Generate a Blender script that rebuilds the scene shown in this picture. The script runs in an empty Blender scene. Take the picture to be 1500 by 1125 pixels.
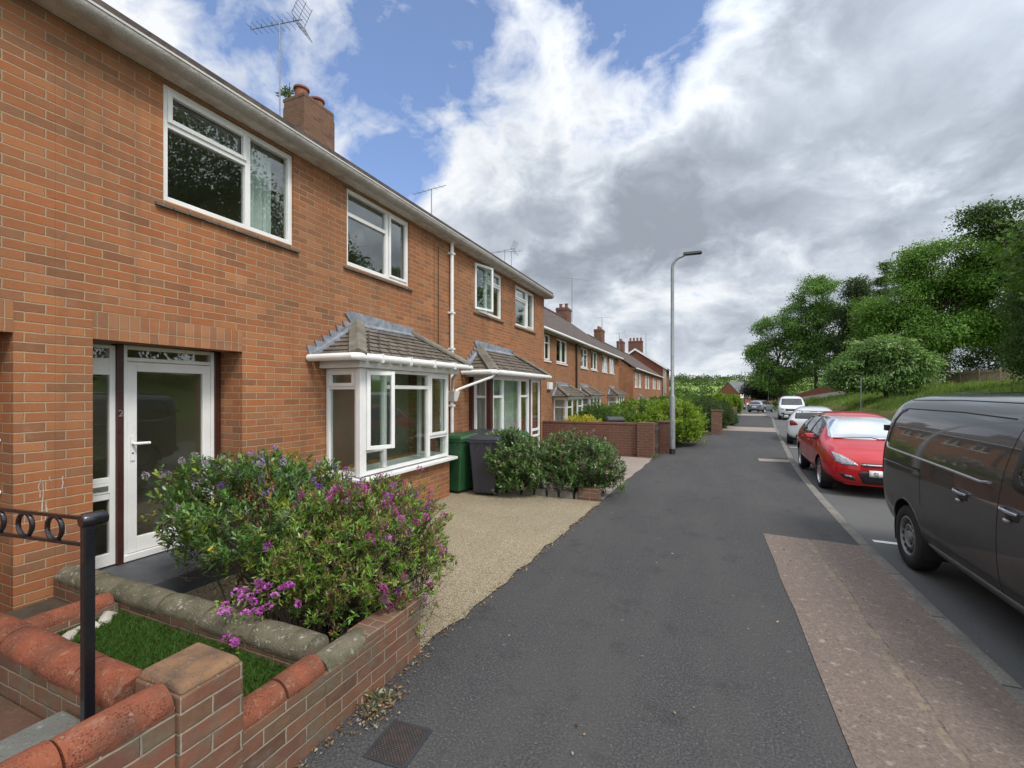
import bpy, bmesh, math, random
import numpy as np
from mathutils import Vector, Matrix, noise
from mathutils.bvhtree import BVHTree
from mathutils.geometry import delaunay_2d_cdt
R = math.radians
sc = bpy.context.scene
col = sc.collection
rnd = random.Random(7)
EYE = 1.77

# ------------------------------------------------------------------ street plan (metres; Y along the street, X to the right)
def lerp_tab(tab, y):
    if y <= tab[0][0]: return tab[0][1]
    for (a, b), (c, d) in zip(tab, tab[1:]):
        if y <= c: return b + (d - b) * (y - a) / (c - a)
    return tab[-1][1]
LT = [(-8, -1.79), (2.6, -1.79), (7.2, -1.55), (13, -1.32), (14.2, -1.0), (23, .5), (40, 2.2), (52, 3.0), (61, 2.6), (80, 2.2), (130, 3.5)]
KT = [(-8, 1.8), (6.4, 1.75), (9, 1.83), (13, 2.07), (20.6, 2.8), (30, 3.7), (41, 4.9), (52, 5.4), (61, 4.6), (80, 3.8), (100, 4.2), (130, 6)]
RT = [(-8, 8.5), (20, 9.2), (36, 9.9), (50, 10.8), (70, 11), (85, 10), (100, 8.6), (130, 9.5)]
def Lx(y): return lerp_tab(LT, y)
def Kx(y):
    return (lerp_tab(KT, y - 1.5) + lerp_tab(KT, y) * 2 + lerp_tab(KT, y + 1.5)) / 4
def Rx(y): return lerp_tab(RT, y)
def zg(y):
    if y < 8: return 0.0
    if y < 60: return -.0085 * (y - 8)
    return -.442 - .026 * (min(y, 190) - 60)
def sstep(a, b, x):
    t = min(1, max(0, (x - a) / (b - a))); return t * t * (3 - 2 * t)
def tz(x, y):
    z = zg(y) - .22
    r = Rx(y)
    if x > r:
        d = x - r
        z = zg(y) - .22 + .45 * sstep(0, .5, d) + 3.0 * (1 - math.exp(-d / 6.0)) * (1 if y < 95 else max(.25, 1 - (y - 95) / 40))
        z += .12 * noise.noise(Vector((x * .35, y * .35, 0))) * min(1, d)
    if y > 200:
        h = sstep(200, 640, y)
        z += h * (20.5 + 3 * noise.noise(Vector((x * .004, y * .004, 3))) + 1.5 * noise.noise(Vector((x * .015, 1, 7))))
    return z

# ------------------------------------------------------------------ material helpers
MATS = {}
class NT:
    def __init__(s, name):
        s.m = bpy.data.materials.new(name); s.m.use_nodes = True
        s.t = s.m.node_tree; s.t.nodes.clear()
        s.out = s.n('ShaderNodeOutputMaterial')
    def n(s, typ, **kw):
        nd = s.t.nodes.new(typ)
        for k, v in kw.items():
            if k.startswith('i_'): nd.inputs[k[2:].replace('_', ' ')].default_value = v
            else: setattr(nd, k, v)
        return nd
    def l(s, a, b): s.t.links.new(a, b)
    def math(s, op, a, b=None, c=None, clamp=False):
        nd = s.n('ShaderNodeMath', operation=op); nd.use_clamp = clamp
        for i, v in enumerate((a, b, c)):
            if v is None: continue
            if isinstance(v, (int, float)): nd.inputs[i].default_value = v
            else: s.l(v, nd.inputs[i])
        return nd.outputs[0]
    def mix(s, f, a, b, blend='MIX'):
        nd = s.n('ShaderNodeMix', data_type='RGBA', blend_type=blend)
        for idx, v in ((0, f), (6, a), (7, b)):
            if isinstance(v, (int, float)): nd.inputs[idx].default_value = v
            elif isinstance(v, (tuple, list)): nd.inputs[idx].default_value = tuple(v[:3]) + (1,)
            else: s.l(v, nd.inputs[idx])
        return nd.outputs[2]
    def noise(s, vec, scale, detail=4, rough=.55, out=0):
        nd = s.n('ShaderNodeTexNoise'); nd.inputs['Scale'].default_value = scale
        nd.inputs['Detail'].default_value = detail; nd.inputs['Roughness'].default_value = rough
        if vec is not None: s.l(vec, nd.inputs['Vector'])
        return nd.outputs[out]
    def ramp(s, f, stops, interp='LINEAR'):
        nd = s.n('ShaderNodeValToRGB'); nd.color_ramp.interpolation = interp
        e = nd.color_ramp.elements
        while len(e) > 1: e.remove(e[-1])
        e[0].position = stops[0][0]; e[0].color = tuple(stops[0][1]) + (1,)
        for p, c in stops[1:]:
            x = e.new(p); x.color = tuple(c) + (1,)
        s.l(f, nd.inputs[0]); return nd.outputs[0]
    def rng(s, f, a, b, c=0., d=1.):
        nd = s.n('ShaderNodeMapRange'); nd.inputs[1].default_value = a; nd.inputs[2].default_value = b
        nd.inputs[3].default_value = c; nd.inputs[4].default_value = d
        s.l(f, nd.inputs[0]); return nd.outputs[0]
    def pos(s): return s.n('ShaderNodeNewGeometry').outputs['Position']
    def obj(s): return s.n('ShaderNodeTexCoord').outputs['Object']
    def bump(s, h, strength=.4, dist=.01):
        nd = s.n('ShaderNodeBump'); nd.inputs['Strength'].default_value = strength; nd.inputs['Distance'].default_value = dist
        s.l(h, nd.inputs['Height']); return nd.outputs[0]
    def principled(s, color, rough=.6, normal=None, **kw):
        b = s.n('ShaderNodeBsdfPrincipled')
        for k, v in (('Base Color', color), ('Roughness', rough)):
            if isinstance(v, (int, float)): b.inputs[k].default_value = v
            elif isinstance(v, (tuple, list)): b.inputs[k].default_value = tuple(v[:3]) + (1,)
            else: s.l(v, b.inputs[k])
        if normal is not None: s.l(normal, b.inputs['Normal'])
        for k, v in kw.items(): b.inputs[k.replace('_', ' ')].default_value = v
        s.l(b.outputs[0], s.out.inputs[0]); return b

def plain(name, c, rough=.5, metal=0., var=.12, scale=6, bump=0., bscale=60, coat=0., spec=.5):
    t = NT(name); p = t.obj()
    n = t.noise(p, scale, 5)
    cc = t.mix(t.rng(n, .3, .7), tuple(x * (1 - var) for x in c), tuple(min(1, x * (1 + var)) for x in c))
    nb = t.bump(t.noise(p, bscale, 3), bump, .004) if bump else None
    rr = t.rng(t.noise(p, scale * 2.3, 3), .3, .7, max(0, rough - .08), min(1, rough + .08))
    t.principled(cc, rr, nb, Metallic=metal, Coat_Weight=coat, Specular_IOR_Level=spec)
    MATS[name] = t.m; return t.m

def flat_uv(t, pos=None, swap=False):
    """world position unrolled on to the face: x-facing -> (Y,Z), y-facing -> (X,Z), up-facing -> (X,Y)"""
    g = t.n('ShaderNodeNewGeometry')
    sp = t.n('ShaderNodeSeparateXYZ'); t.l(g.outputs['Position'], sp.inputs[0])
    sn = t.n('ShaderNodeSeparateXYZ'); t.l(g.outputs['True Normal'], sn.inputs[0])
    ax = t.math('ABSOLUTE', sn.outputs[0]); ay = t.math('ABSOLUTE', sn.outputs[1]); az = t.math('ABSOLUTE', sn.outputs[2])
    isx = t.math('GREATER_THAN', ax, ay); isz = t.math('GREATER_THAN', az, .8)
    u = t.math('ADD', t.math('MULTIPLY', isx, sp.outputs[1]), t.math('MULTIPLY', t.math('SUBTRACT', 1, isx), sp.outputs[0]))
    v = t.math('ADD', t.math('MULTIPLY', isz, sp.outputs[1]), t.math('MULTIPLY', t.math('SUBTRACT', 1, isz), sp.outputs[2]))
    u = t.math('ADD', t.math('MULTIPLY', isz, sp.outputs[0]), t.math('MULTIPLY', t.math('SUBTRACT', 1, isz), u))
    cb = t.n('ShaderNodeCombineXYZ')
    t.l(v if swap else u, cb.inputs[0]); t.l(u if swap else v, cb.inputs[1])
    return cb.outputs[0]

def brick(name, tones, mortar, bw=.232, rh=.074, ms=.011, swap=False, grime=.35, moss=0., offset=.5, tint=1.0):
    t = NT(name)
    uv = flat_uv(t, swap=swap)
    wob = t.noise(uv, 9, 2, out=1)
    vm = t.n('ShaderNodeVectorMath', operation='MULTIPLY_ADD'); t.l(wob, vm.inputs[0]); vm.inputs[1].default_value = (.011, .011, 0); t.l(uv, vm.inputs[2])
    b = t.n('ShaderNodeTexBrick'); b.offset = offset; b.squash = 1
    t.l(vm.outputs[0], b.inputs['Vector'])
    b.inputs['Color1'].default_value = (0, 0, 0, 1); b.inputs['Color2'].default_value = (1, 1, 1, 1); b.inputs['Mortar'].default_value = (.5, .5, .5, 1)
    b.inputs['Scale'].default_value = 1; b.inputs['Mortar Size'].default_value = ms / 2; b.inputs['Mortar Smooth'].default_value = .45
    b.inputs['Bias'].default_value = 0; b.inputs['Brick Width'].default_value = bw; b.inputs['Row Height'].default_value = rh
    k = len(tones) - 1
    c = t.ramp(b.outputs['Color'], [(i / k, tones[i]) for i in range(k + 1)])
    fine = t.noise(uv, 55, 6, .7); mid = t.noise(uv, 14, 4)
    c = t.mix(t.rng(fine, .3, .75, 0, .45), c, t.mix(.5, c, (.08, .045, .03)))
    c = t.mix(t.rng(mid, .45, .7, 0, .35), c, t.mix(.6, c, (.36, .2, .11)))
    m = t.mix(t.rng(fine, .3, .7), tuple(x * .72 for x in mortar), mortar)
    cc = t.mix(b.outputs['Fac'], c, m)
    cc = t.mix(t.rng(t.noise(uv, .45, 4, .55), .38, .62, 0, .55), cc, t.mix(.5, cc, (.20, .13, .075)))
    st = t.n('ShaderNodeMapping'); st.inputs['Scale'].default_value = (4.5, .35, 1); t.l(uv, st.inputs[0])
    cc = t.mix(t.rng(t.noise(st.outputs[0], 1.0, 5, .6), .52, .72, 0, .5), cc, t.mix(.6, cc, (.09, .06, .04)))
    cc = t.mix(t.rng(t.noise(uv, 2.2, 6, .65), .60, .72, 0, .35), cc, t.mix(.5, cc, (.5, .36, .25)))
    g = t.rng(t.noise(uv, .8, 5, .6), .42, .75, 0, grime)
    cc = t.mix(g, cc, t.mix(.65, cc, (.06, .045, .035)))
    if moss:
        mo = t.rng(t.noise(uv, 5, 6, .7), .5, .62, 0, moss)
        cc = t.mix(mo, cc, t.mix(t.noise(uv, 30, 3), (.05, .055, .03), (.2, .19, .15)))
    h = t.math('SUBTRACT', t.math('MULTIPLY', fine, .35), b.outputs['Fac'])
    t.principled(cc, .88, t.bump(h, .75, .008), Specular_IOR_Level=.25)
    MATS[name] = t.m; return t.m

# ------------------------------------------------------------------ mesh helpers
OFF = {}
class MB:
    def __init__(s, M=None): s.v = []; s.f = []; s.M = M
    def add(s, vs, fs):
        o = len(s.v)
        s.v.extend([tuple(s.M @ Vector(p)) for p in vs] if s.M is not None else [tuple(p) for p in vs])
        s.f.extend([tuple(i + o for i in f) for f in fs]); return s
    def box(s, x0, x1, y0, y1, z0, z1):
        return s.add([(x0, y0, z0), (x1, y0, z0), (x1, y1, z0), (x0, y1, z0), (x0, y0, z1), (x1, y0, z1), (x1, y1, z1), (x0, y1, z1)],
              [(0, 3, 2, 1), (4, 5, 6, 7), (0, 1, 5, 4), (1, 2, 6, 5), (2, 3, 7, 6), (3, 0, 4, 7)])
    def hexa(s, p): # 8 points, bottom ring then top ring
        return s.add(p, [(0, 3, 2, 1), (4, 5, 6, 7), (0, 1, 5, 4), (1, 2, 6, 5), (2, 3, 7, 6), (3, 0, 4, 7)])
    def prism(s, poly, a, b, axis='x'):
        n = len(poly)
        def P(p, d): return {'x': (d, p[0], p[1]), 'y': (p[0], d, p[1]), 'z': (p[0], p[1], d)}[axis]
        vs = [P(p, a) for p in poly] + [P(p, b) for p in poly]
        return s.add(vs, [tuple(range(n)), tuple(range(2 * n - 1, n - 1, -1))] + [(i, i + n, (i + 1) % n + n, (i + 1) % n) for i in range(n)])
    def tube(s, path, r, seg=8, cap=True, r1=None, flat=None):
        path = [Vector(p) for p in path]; n = len(path); vs = []; fs = []
        up = None
        for i, p in enumerate(path):
            d = (path[min(i + 1, n - 1)] - path[max(i - 1, 0)])
            if d.length < 1e-9: d = Vector((0, 0, 1))
            d.normalize()
            if up is None: up = Vector((0, 0, 1)) if abs(d.z) < .9 else Vector((1, 0, 0))
            a = d.cross(up).normalized(); b = a.cross(d).normalized(); up = b
            rr = (r if r1 is None else r + (r1 - r) * i / max(1, n - 1)) if not isinstance(r, (list, tuple)) else r[i]
            for k in range(seg):
                t = 2 * math.pi * (k + .5) / seg
                vs.append(p + a * math.cos(t) * rr + b * math.sin(t) * rr * (flat or 1))
        for i in range(n - 1):
            for k in range(seg):
                fs.append((i * seg + k, i * seg + (k + 1) % seg, (i + 1) * seg + (k + 1) % seg, (i + 1) * seg + k))
        if cap: fs += [tuple(range(seg - 1, -1, -1)), tuple(range((n - 1) * seg, n * seg))]
        return s.add(vs, fs)
    def lathe(s, prof, seg=24, c=(0, 0, 0), axis='z', caps=True):
        vs = []; fs = []; n = len(prof)
        for r, h in prof:
            for k in range(seg):
                t = 2 * math.pi * k / seg
                x, y = r * math.cos(t), r * math.sin(t)
                q = {'z': (x, y, h), 'y': (x, h, y), 'x': (h, x, y)}[axis]
                vs.append((q[0] + c[0], q[1] + c[1], q[2] + c[2]))
        for i in range(n - 1):
            for k in range(seg): fs.append((i * seg + k, i * seg + (k + 1) % seg, (i + 1) * seg + (k + 1) % seg, (i + 1) * seg + k))
        if caps: fs += [tuple(range(seg)), tuple(range((n - 1) * seg, n * seg))]
        return s.add(vs, fs)
    def build(s, name, mat, parent=None, smooth=False, bevel=0., sharp=40):
        me = bpy.data.meshes.new(name)
        off = OFF.get(parent.name, Vector()) if parent else Vector()
        me.from_pydata([(a - off.x, b - off.y, c - off.z) for a, b, c in s.v], [], s.f)
        me.validate(); 
        bm = bmesh.new(); bm.from_mesh(me); bmesh.ops.recalc_face_normals(bm, faces=bm.faces); bm.to_mesh(me); bm.free()
        if mat is not None: me.materials.append(MATS[mat] if isinstance(mat, str) else mat)
        o = bpy.data.objects.new(name, me); col.objects.link(o)
        if parent:
            o.parent = parent
        OFF[o.name] = off
        if smooth:
            me.shade_smooth()
            try: me.set_sharp_from_angle(angle=R(sharp))
            except Exception: pass
        if bevel:
            m = o.modifiers.new('bevel', 'BEVEL'); m.width = bevel; m.segments = 2; m.limit_method = 'ANGLE'; m.angle_limit = R(35)
            m.harden_normals = False
        return o

def thing(name, label, cat, loc=(0, 0, 0), group=None):
    o = bpy.data.objects.new(name, None); col.objects.link(o); o.location = loc
    o.empty_display_size = .2
    o['label'] = label; o['category'] = cat
    if group: o['group'] = group
    OFF[o.name] = Vector(loc); return o
def tag(o, label, cat, group=None):
    o['label'] = label; o['category'] = cat
    if group: o['group'] = group
    return o
def struct(o, kind='structure'): o['kind'] = kind; return o
def reorigin(o, loc):
    loc = Vector(loc); o.data.transform(Matrix.Translation(-loc)); o.location = loc
    return o

# ------------------------------------------------------------------ materials
BT = [(.235, .10, .05), (.32, .12, .05), (.37, .135, .053), (.405, .137, .05), (.27, .125, .064), (.43, .175, .075), (.36, .118, .045), (.46, .185, .072)]
MORT = (.47, .335, .21)
brick('house_brick', BT, MORT, ms=.013, grime=.45)
brick('soldier_brick', [(.33, .13, .06), (.42, .2, .1), (.40, .15, .06), (.3, .13, .07), (.46, .22, .11)], MORT, swap=True, offset=0., bw=.21, rh=.076)
brick('garden_brick', [(.10, .05, .04), (.2, .085, .05), (.15, .07, .055), (.25, .1, .06), (.12, .085, .055)], (.36, .31, .24), ms=.0115, grime=.55, moss=.6)
brick('dark_red_brick', [(.10, .038, .032), (.15, .05, .038), (.12, .045, .04), (.17, .06, .045)], (.27, .19, .15), grime=.4, ms=.011)
brick('chimney_brick', [(.10, .06, .045), (.16, .085, .06), (.2, .09, .05), (.13, .08, .06)], (.22, .17, .13), grime=.5, ms=.009)
brick('red_gable_brick', [(.2, .055, .035), (.27, .075, .045), (.23, .065, .04)], (.3, .17, .12), grime=.2)
plain('white_upvc', (.77, .77, .755), .34, var=.07, scale=3, spec=.5)
plain('worn_white', (.52, .51, .49), .6, var=.15)
plain('white_paint', (.74, .74, .72), .45, var=.06)
plain('brown_wood', (.055, .018, .014), .35, var=.25, scale=20)
plain('interior_cream', (.70, .64, .52), .8, var=.04)
plain('interior_white', (.72, .72, .68), .8, var=.03)
plain('dark_carpet', (.09, .075, .06), .95, var=.2)
plain('lead', (.27, .29, .33), .55, metal=.25, var=.35, scale=9, bump=.5, bscale=25)
plain('black_metal', (.008, .009, .012), .28, var=.2, bump=.12, bscale=90, coat=.3)
plain('galvanised', (.25, .265, .275), .55, metal=.3, var=.12)
plain('dark_metal', (.06, .06, .065), .5, metal=.5)
plain('silver_metal', (.6, .6, .6), .3, metal=.9, var=.05)
plain('rubber', (.018, .018, .018), .8, var=.2)
plain('black_plastic', (.022, .022, .024), .5, var=.15)
plain('grey_plastic', (.10, .10, .105), .55, var=.1)
plain('bin_green', (.018, .075, .028), .45, var=.15, bump=.1)
plain('bin_black', (.035, .035, .045), .42, var=.12, bump=.1)
plain('slate_slab', (.075, .08, .09), .6, var=.25, scale=4, bump=.3)
plain('timber', (.54, .43, .29), .85, var=.3, scale=5, bump=.3)
plain('bark', (.06, .045, .032), .95, var=.35, scale=14, bump=.8, bscale=30)
plain('twig', (.085, .06, .042), .95, var=.3, scale=30)
plain('terracotta_pot', (.22, .08, .05), .8, var=.25)
plain('soil', (.06, .045, .03), .95, var=.4, scale=8, bump=.8, bscale=40)
plain('edging_rock', (.16, .145, .12), .9, var=.3, scale=7, bump=.7, bscale=25)
plain('highlight_paint', (.42, .42, .43), .2, metal=.8, var=.05, coat=1.)  # van handles and ledge are body colour; this pale tone paints their highlight
plain('pale_stone', (.42, .39, .34), .9, var=.25, scale=7, bump=.7, bscale=25)
plain('white_lettering', (.8, .8, .8), .4, var=.02)
plain('glass_dark', (.012, .014, .014), .04, var=.02, spec=.8)

def mossy(name, base, dark, lich, amt=.6, pits=0):
    t = NT(name); p = t.pos()
    n1 = t.noise(p, 7, 7, .68); n2 = t.noise(p, 28, 5, .7); n3 = t.noise(p, 90, 3)
    c = t.mix(t.rng(n2, .3, .7), tuple(x * .8 for x in base), base)
    c = t.mix(t.rng(n1, .44, .66, 0, amt), c, dark)
    c = t.mix(t.rng(n2, .58, .66, 0, .85), c, lich)
    sp = t.rng(t.noise(p, 60, 4, .75), .6, .66, 0, .8)
    c = t.mix(sp, c, tuple(x * .35 for x in base))
    h = t.math('ADD', t.math('MULTIPLY', n2, .7), t.math('MULTIPLY', n3, .5))
    if pits:
        vo = t.n('ShaderNodeTexVoronoi'); vo.inputs['Scale'].default_value = 125; t.l(p, vo.inputs['Vector'])
        pm = t.math('MULTIPLY', t.rng(vo.outputs['Distance'], .42, .25), t.rng(t.noise(p, 11, 4), .45, .62))
        c = t.mix(t.math('MULTIPLY', pm, .75), c, tuple(x * .22 for x in base)); h = t.math('SUBTRACT', h, t.math('MULTIPLY', pm, .35))
        n5 = t.noise(p, 17, 6, .72)
        c = t.mix(t.rng(n5, .58, .70, 0, .35), c, t.mix(.5, lich, (.3, .29, .24)))
    t.principled(c, .85, t.bump(h, .7, .012), Specular_IOR_Level=.3)
    MATS[name] = t.m
mossy('clay_coping', (.27, .082, .043), (.09, .048, .034), (.31, .155, .10), amt=.75, pits=1)
mossy('mossy_coping', (.17, .15, .105), (.06, .062, .034), (.40, .39, .33), amt=.8, pits=1)
mossy('pillar_cap', (.27, .15, .08), (.07, .055, .045), (.24, .16, .1), amt=.95)
mossy('gutter_concrete', (.50, .475, .44), (.32, .29, .25), (.52, .5, .47), amt=.8)
mossy('soffit_concrete', (.70, .66, .59), (.36, .29, .23), (.74, .70, .63), amt=.8)
mossy('cream_render', (.5, .45, .33), (.4, .36, .28), (.5, .46, .36), amt=.3)
mossy('sill_tile', (.17, .13, .10), (.08, .065, .055), (.25, .22, .19), amt=.7)
mossy('step_concrete', (.16, .165, .15), (.09, .095, .085), (.24, .24, .22), amt=.6)
mossy('path_tile', (.12, .065, .045), (.06, .04, .03), (.15, .1, .08), amt=.5)

def tile_mat(name, a, b, lich, rows=0.):
    t = NT(name); p = t.pos()
    n1 = t.noise(p, 3, 6, .65); n2 = t.noise(p, 26, 5, .7)
    br = t.n('ShaderNodeTexBrick'); br.inputs['Scale'].default_value = 1; br.inputs['Brick Width'].default_value = .21; br.inputs['Row Height'].default_value = rows or .11
    br.inputs['Mortar Size'].default_value = .004; br.inputs['Color1'].default_value = (0, 0, 0, 1); br.inputs['Color2'].default_value = (1, 1, 1, 1)
    br.inputs['Mortar'].default_value = (0, 0, 0, 1)
    t.l(flat_uv(t), br.inputs['Vector'])
    c = t.mix(br.outputs['Color'], a, b)
    c = t.mix(t.rng(n2, .5, .68, 0, .8), c, lich)
    c = t.mix(t.rng(n1, .45, .65, 0, .6), c, tuple(x * .5 for x in a))
    h = t.math('SUBTRACT', t.math('MULTIPLY', n2, .5), br.outputs['Fac'])
    t.principled(c, .85, t.bump(h, .6, .012), Specular_IOR_Level=.3); MATS[name] = t.m
tile_mat('porch_tile', (.12, .10, .082), (.185, .157, .13), (.26, .235, .19))
tile_mat('roof_tile', (.075, .06, .055), (.12, .09, .08), (.14, .11, .09), rows=.28)
tile_mat('grey_roof_tile', (.12, .12, .13), (.16, .16, .175), (.2, .2, .2), rows=.3)
tile_mat('hip_concrete', (.15, .135, .11), (.2, .18, .15), (.28, .25, .2))

def glass(name, tint=(.9, .95, .93), extra=.0):
    t = NT(name)
    tr = t.n('ShaderNodeBsdfTransparent'); tr.inputs[0].default_value = tint + (1,)
    gl = t.n('ShaderNodeBsdfGlossy'); gl.inputs['Roughness'].default_value = .004
    nb = t.bump(t.noise(t.pos(), 1.7, 2), .02, .05); t.l(nb, gl.inputs['Normal'])
    fr = t.n('ShaderNodeFresnel')
    bk = t.n('ShaderNodeNewGeometry').outputs['Backfacing']; t.l(t.math('ADD', 1.5, t.math('MULTIPLY', bk, 1 / 1.5 - 1.5)), fr.inputs[0])
    f = t.math('ADD', t.math('MULTIPLY', fr.outputs[0], 2.3), extra, clamp=True)
    mx = t.n('ShaderNodeMixShader'); t.l(f, mx.inputs[0]); t.l(tr.outputs[0], mx.inputs[1]); t.l(gl.outputs[0], mx.inputs[2])
    t.l(mx.outputs[0], t.out.inputs[0]); MATS[name] = t.m
glass('glass'); glass('smoked_glass', (.85, .87, .82), .0)

def ground_mats():
    t = NT('asphalt_pavement'); p = t.pos()
    n = t.noise(p, 75, 4, .8); n2 = t.noise(p, .7, 5, .6); n3 = t.noise(p, 6, 5, .65)
    v = t.n('ShaderNodeTexVoronoi'); v.inputs['Scale'].default_value = 62; t.l(p, v.inputs['Vector'])
    c = t.ramp(n, [(.32, (.014, .014, .016)), (.5, (.046, .0455, .048)), (.68, (.125, .122, .121))])
    c = t.mix(t.rng(n2, .35, .68, 0, .5), c, t.mix(.5, c, (.085, .08, .075)))
    c = t.mix(t.rng(n3, .55, .72, 0, .4), c, (.075, .07, .065))
    sp = t.math('LESS_THAN', v.outputs['Distance'], .22)
    sp = t.math('MULTIPLY', sp, t.math('GREATER_THAN', t.noise(p, 33, 2), .57))
    c = t.mix(t.math('MULTIPLY', sp, .6), c, (.24, .23, .21))
    mpv = t.n('ShaderNodeMapping'); mpv.inputs['Scale'].default_value = (1.6, .28, 1); t.l(p, mpv.inputs[0])
    c = t.mix(t.rng(t.noise(mpv.outputs[0], 1.0, 5, .6), .45, .68, 0, .6), c, (.078, .074, .072))
    c = t.mix(t.rng(t.noise(p, 2.6, 6, .7), .56, .68, 0, .45), c, (.022, .022, .023))
    gv = t.n('ShaderNodeTexVoronoi'); gv.inputs['Scale'].default_value = 2.6; t.l(p, gv.inputs['Vector'])
    gm = t.math('MULTIPLY', t.math('LESS_THAN', gv.outputs['Distance'], .036), .5)
    c = t.mix(gm, c, (.15, .145, .14))
    cr = t.n('ShaderNodeTexVoronoi', feature='DISTANCE_TO_EDGE'); cr.inputs['Scale'].default_value = .32
    wv = t.n('ShaderNodeVectorMath', operation='MULTIPLY_ADD'); t.l(t.noise(p, 2.2, 5, out=1), wv.inputs[0]); wv.inputs[1].default_value = (.5, .5, 0); t.l(p, wv.inputs[2]); t.l(wv.outputs[0], cr.inputs['Vector'])
    ck = t.math('MULTIPLY', t.math('MULTIPLY', t.math('LESS_THAN', cr.outputs['Distance'], .0016), .4), t.rng(t.noise(p, .9, 3), .5, .6))
    c = t.mix(ck, c, (.015, .015, .016))
    t.principled(c, .86, t.bump(t.math('ADD', n, t.math('MULTIPLY', v.outputs['Distance'], .6)), .55, .006), Specular_IOR_Level=.35); MATS['asphalt_pavement'] = t.m

    t = NT('asphalt_road'); p = t.pos()
    n = t.noise(p, 110, 3, .7); n2 = t.noise(p, .5, 5, .6)
    c = t.ramp(n, [(.25, (.05, .05, .052)), (.5, (.085, .085, .086)), (.75, (.15, .148, .145))])
    c = t.mix(t.rng(n2, .35, .7, 0, .6), c, (.12, .118, .112))
    t.principled(c, .85, t.bump(n, .4, .005)); MATS['asphalt_road'] = t.m

    t = NT('crossover_concrete'); p = t.pos()
    n = t.noise(p, 60, 5, .75); n2 = t.noise(p, 1.2, 6, .65); n3 = t.noise(p, 14, 6, .75)
    c = t.ramp(n, [(.25, (.075, .056, .047)), (.5, (.165, .125, .105)), (.75, (.29, .235, .2))])
    c = t.mix(t.rng(n2, .4, .7, 0, .5), c, (.13, .10, .083))
    c = t.mix(t.rng(n3, .57, .66, 0, .8), c, (.33, .285, .24))
    c = t.mix(t.rng(t.noise(p, 24, 5, .7), .60, .68, 0, .8), c, (.05, .04, .035))
    sx = t.n('ShaderNodeSeparateXYZ'); t.l(p, sx.inputs[0])
    xj = t.math('ADD', t.math('ADD', sx.outputs[0], t.math('MULTIPLY', t.noise(p, 3, 5), .10)), -1.17)
    jl = t.math('LESS_THAN', t.math('ABSOLUTE', xj), .03)
    jl = t.math('MULTIPLY', jl, t.rng(t.noise(p, 13, 5, .7), .45, .62))
    c = t.mix(t.math('MULTIPLY', jl, .8), c, (.25, .20, .135))
    jd = t.math('LESS_THAN', t.math('ABSOLUTE', t.math('ADD', xj, -.028)), .007)
    c = t.mix(t.math('MULTIPLY', t.math('MULTIPLY', jd, .6), t.rng(t.noise(p, 7, 4), .42, .58)), c, (.05, .042, .034))
    t.principled(c, .9, t.bump(t.math('ADD', n, n3), .7, .008)); MATS['crossover_concrete'] = t.m

    t = NT('kerb_concrete'); p = t.pos()
    n = t.noise(p, 50, 5, .7); n2 = t.noise(p, 3, 5, .6)
    c = t.ramp(n, [(.25, (.10, .094, .082)), (.5, (.175, .163, .143)), (.75, (.28, .26, .23))])
    c = t.mix(t.rng(n2, .42, .68, 0, .7), c, (.10, .095, .085))
    sx = t.n('ShaderNodeSeparateXYZ'); t.l(p, sx.inputs[0])
    fr = t.math('FRACT', t.math('MULTIPLY', sx.outputs[1], 1 / .915))
    c = t.mix(t.math('MULTIPLY', t.math('LESS_THAN', fr, .02), .85), c, (.03, .03, .025))
    t.principled(c, .88, t.bump(n, .5, .006)); MATS['kerb_concrete'] = t.m

    t = NT('buff_gravel'); p = t.pos()
    v = t.n('ShaderNodeTexVoronoi'); v.inputs['Scale'].default_value = 125; t.l(p, v.inputs['Vector'])
    sr = t.n('ShaderNodeSeparateColor'); t.l(v.outputs['Color'], sr.inputs[0])
    c = t.ramp(sr.outputs[0], [(0, (.20, .16, .10)), (.35, (.40, .325, .205)), (.7, (.50, .42, .28)), (1, (.60, .53, .40))])
    c = t.mix(t.rng(v.outputs['Distance'], .35, .7, 0, .75), c, (.09, .07, .045))
    c = t.mix(t.rng(t.noise(p, 1.1, 5, .6), .4, .72, 0, .55), c, t.mix(.55, c, (.12, .10, .07)))
    t.principled(c, .85, t.bump(t.math('SUBTRACT', 1, v.outputs['Distance']), .8, .008)); MATS['buff_gravel'] = t.m

    t = NT('pale_paving'); p = t.pos()
    n = t.noise(p, 60, 5, .7); n2 = t.noise(p, 1.5, 5, .6)
    c = t.ramp(n, [(.25, (.19, .155, .13)), (.5, (.28, .235, .2)), (.75, (.38, .34, .29))])
    c = t.mix(t.rng(n2, .4, .7, 0, .6), c, (.21, .17, .145))
    t.principled(c, .9, t.bump(n, .5, .006)); MATS['pale_paving'] = t.m

    t = NT('ground_grass'); p = t.pos()
    n = t.noise(p, .25, 6, .6); n2 = t.noise(p, 5, 6, .7); n3 = t.noise(p, .012, 4, .6)
    c = t.ramp(n2, [(.25, (.045, .09, .018)), (.5, (.095, .18, .03)), (.75, (.17, .26, .055))])
    c = t.mix(t.rng(n, .45, .65, 0, .6), c, (.13, .15, .045))
    sx = t.n('ShaderNodeSeparateXYZ'); t.l(p, sx.inputs[0])
    far = t.rng(sx.outputs[1], 180, 260)
    fc = t.ramp(n3, [(.38, (.045, .085, .02)), (.47, (.16, .24, .045)), (.56, (.20, .28, .06)), (.66, (.07, .11, .03))])
    c = t.mix(far, c, fc)
    # mown brown strip at the foot of the bank
    br = t.math('MULTIPLY', t.math('LESS_THAN', sx.outputs[2], .62), t.math('MULTIPLY', t.math('GREATER_THAN', sx.outputs[0], 8), t.math('LESS_THAN', sx.outputs[1], 60)))
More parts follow.
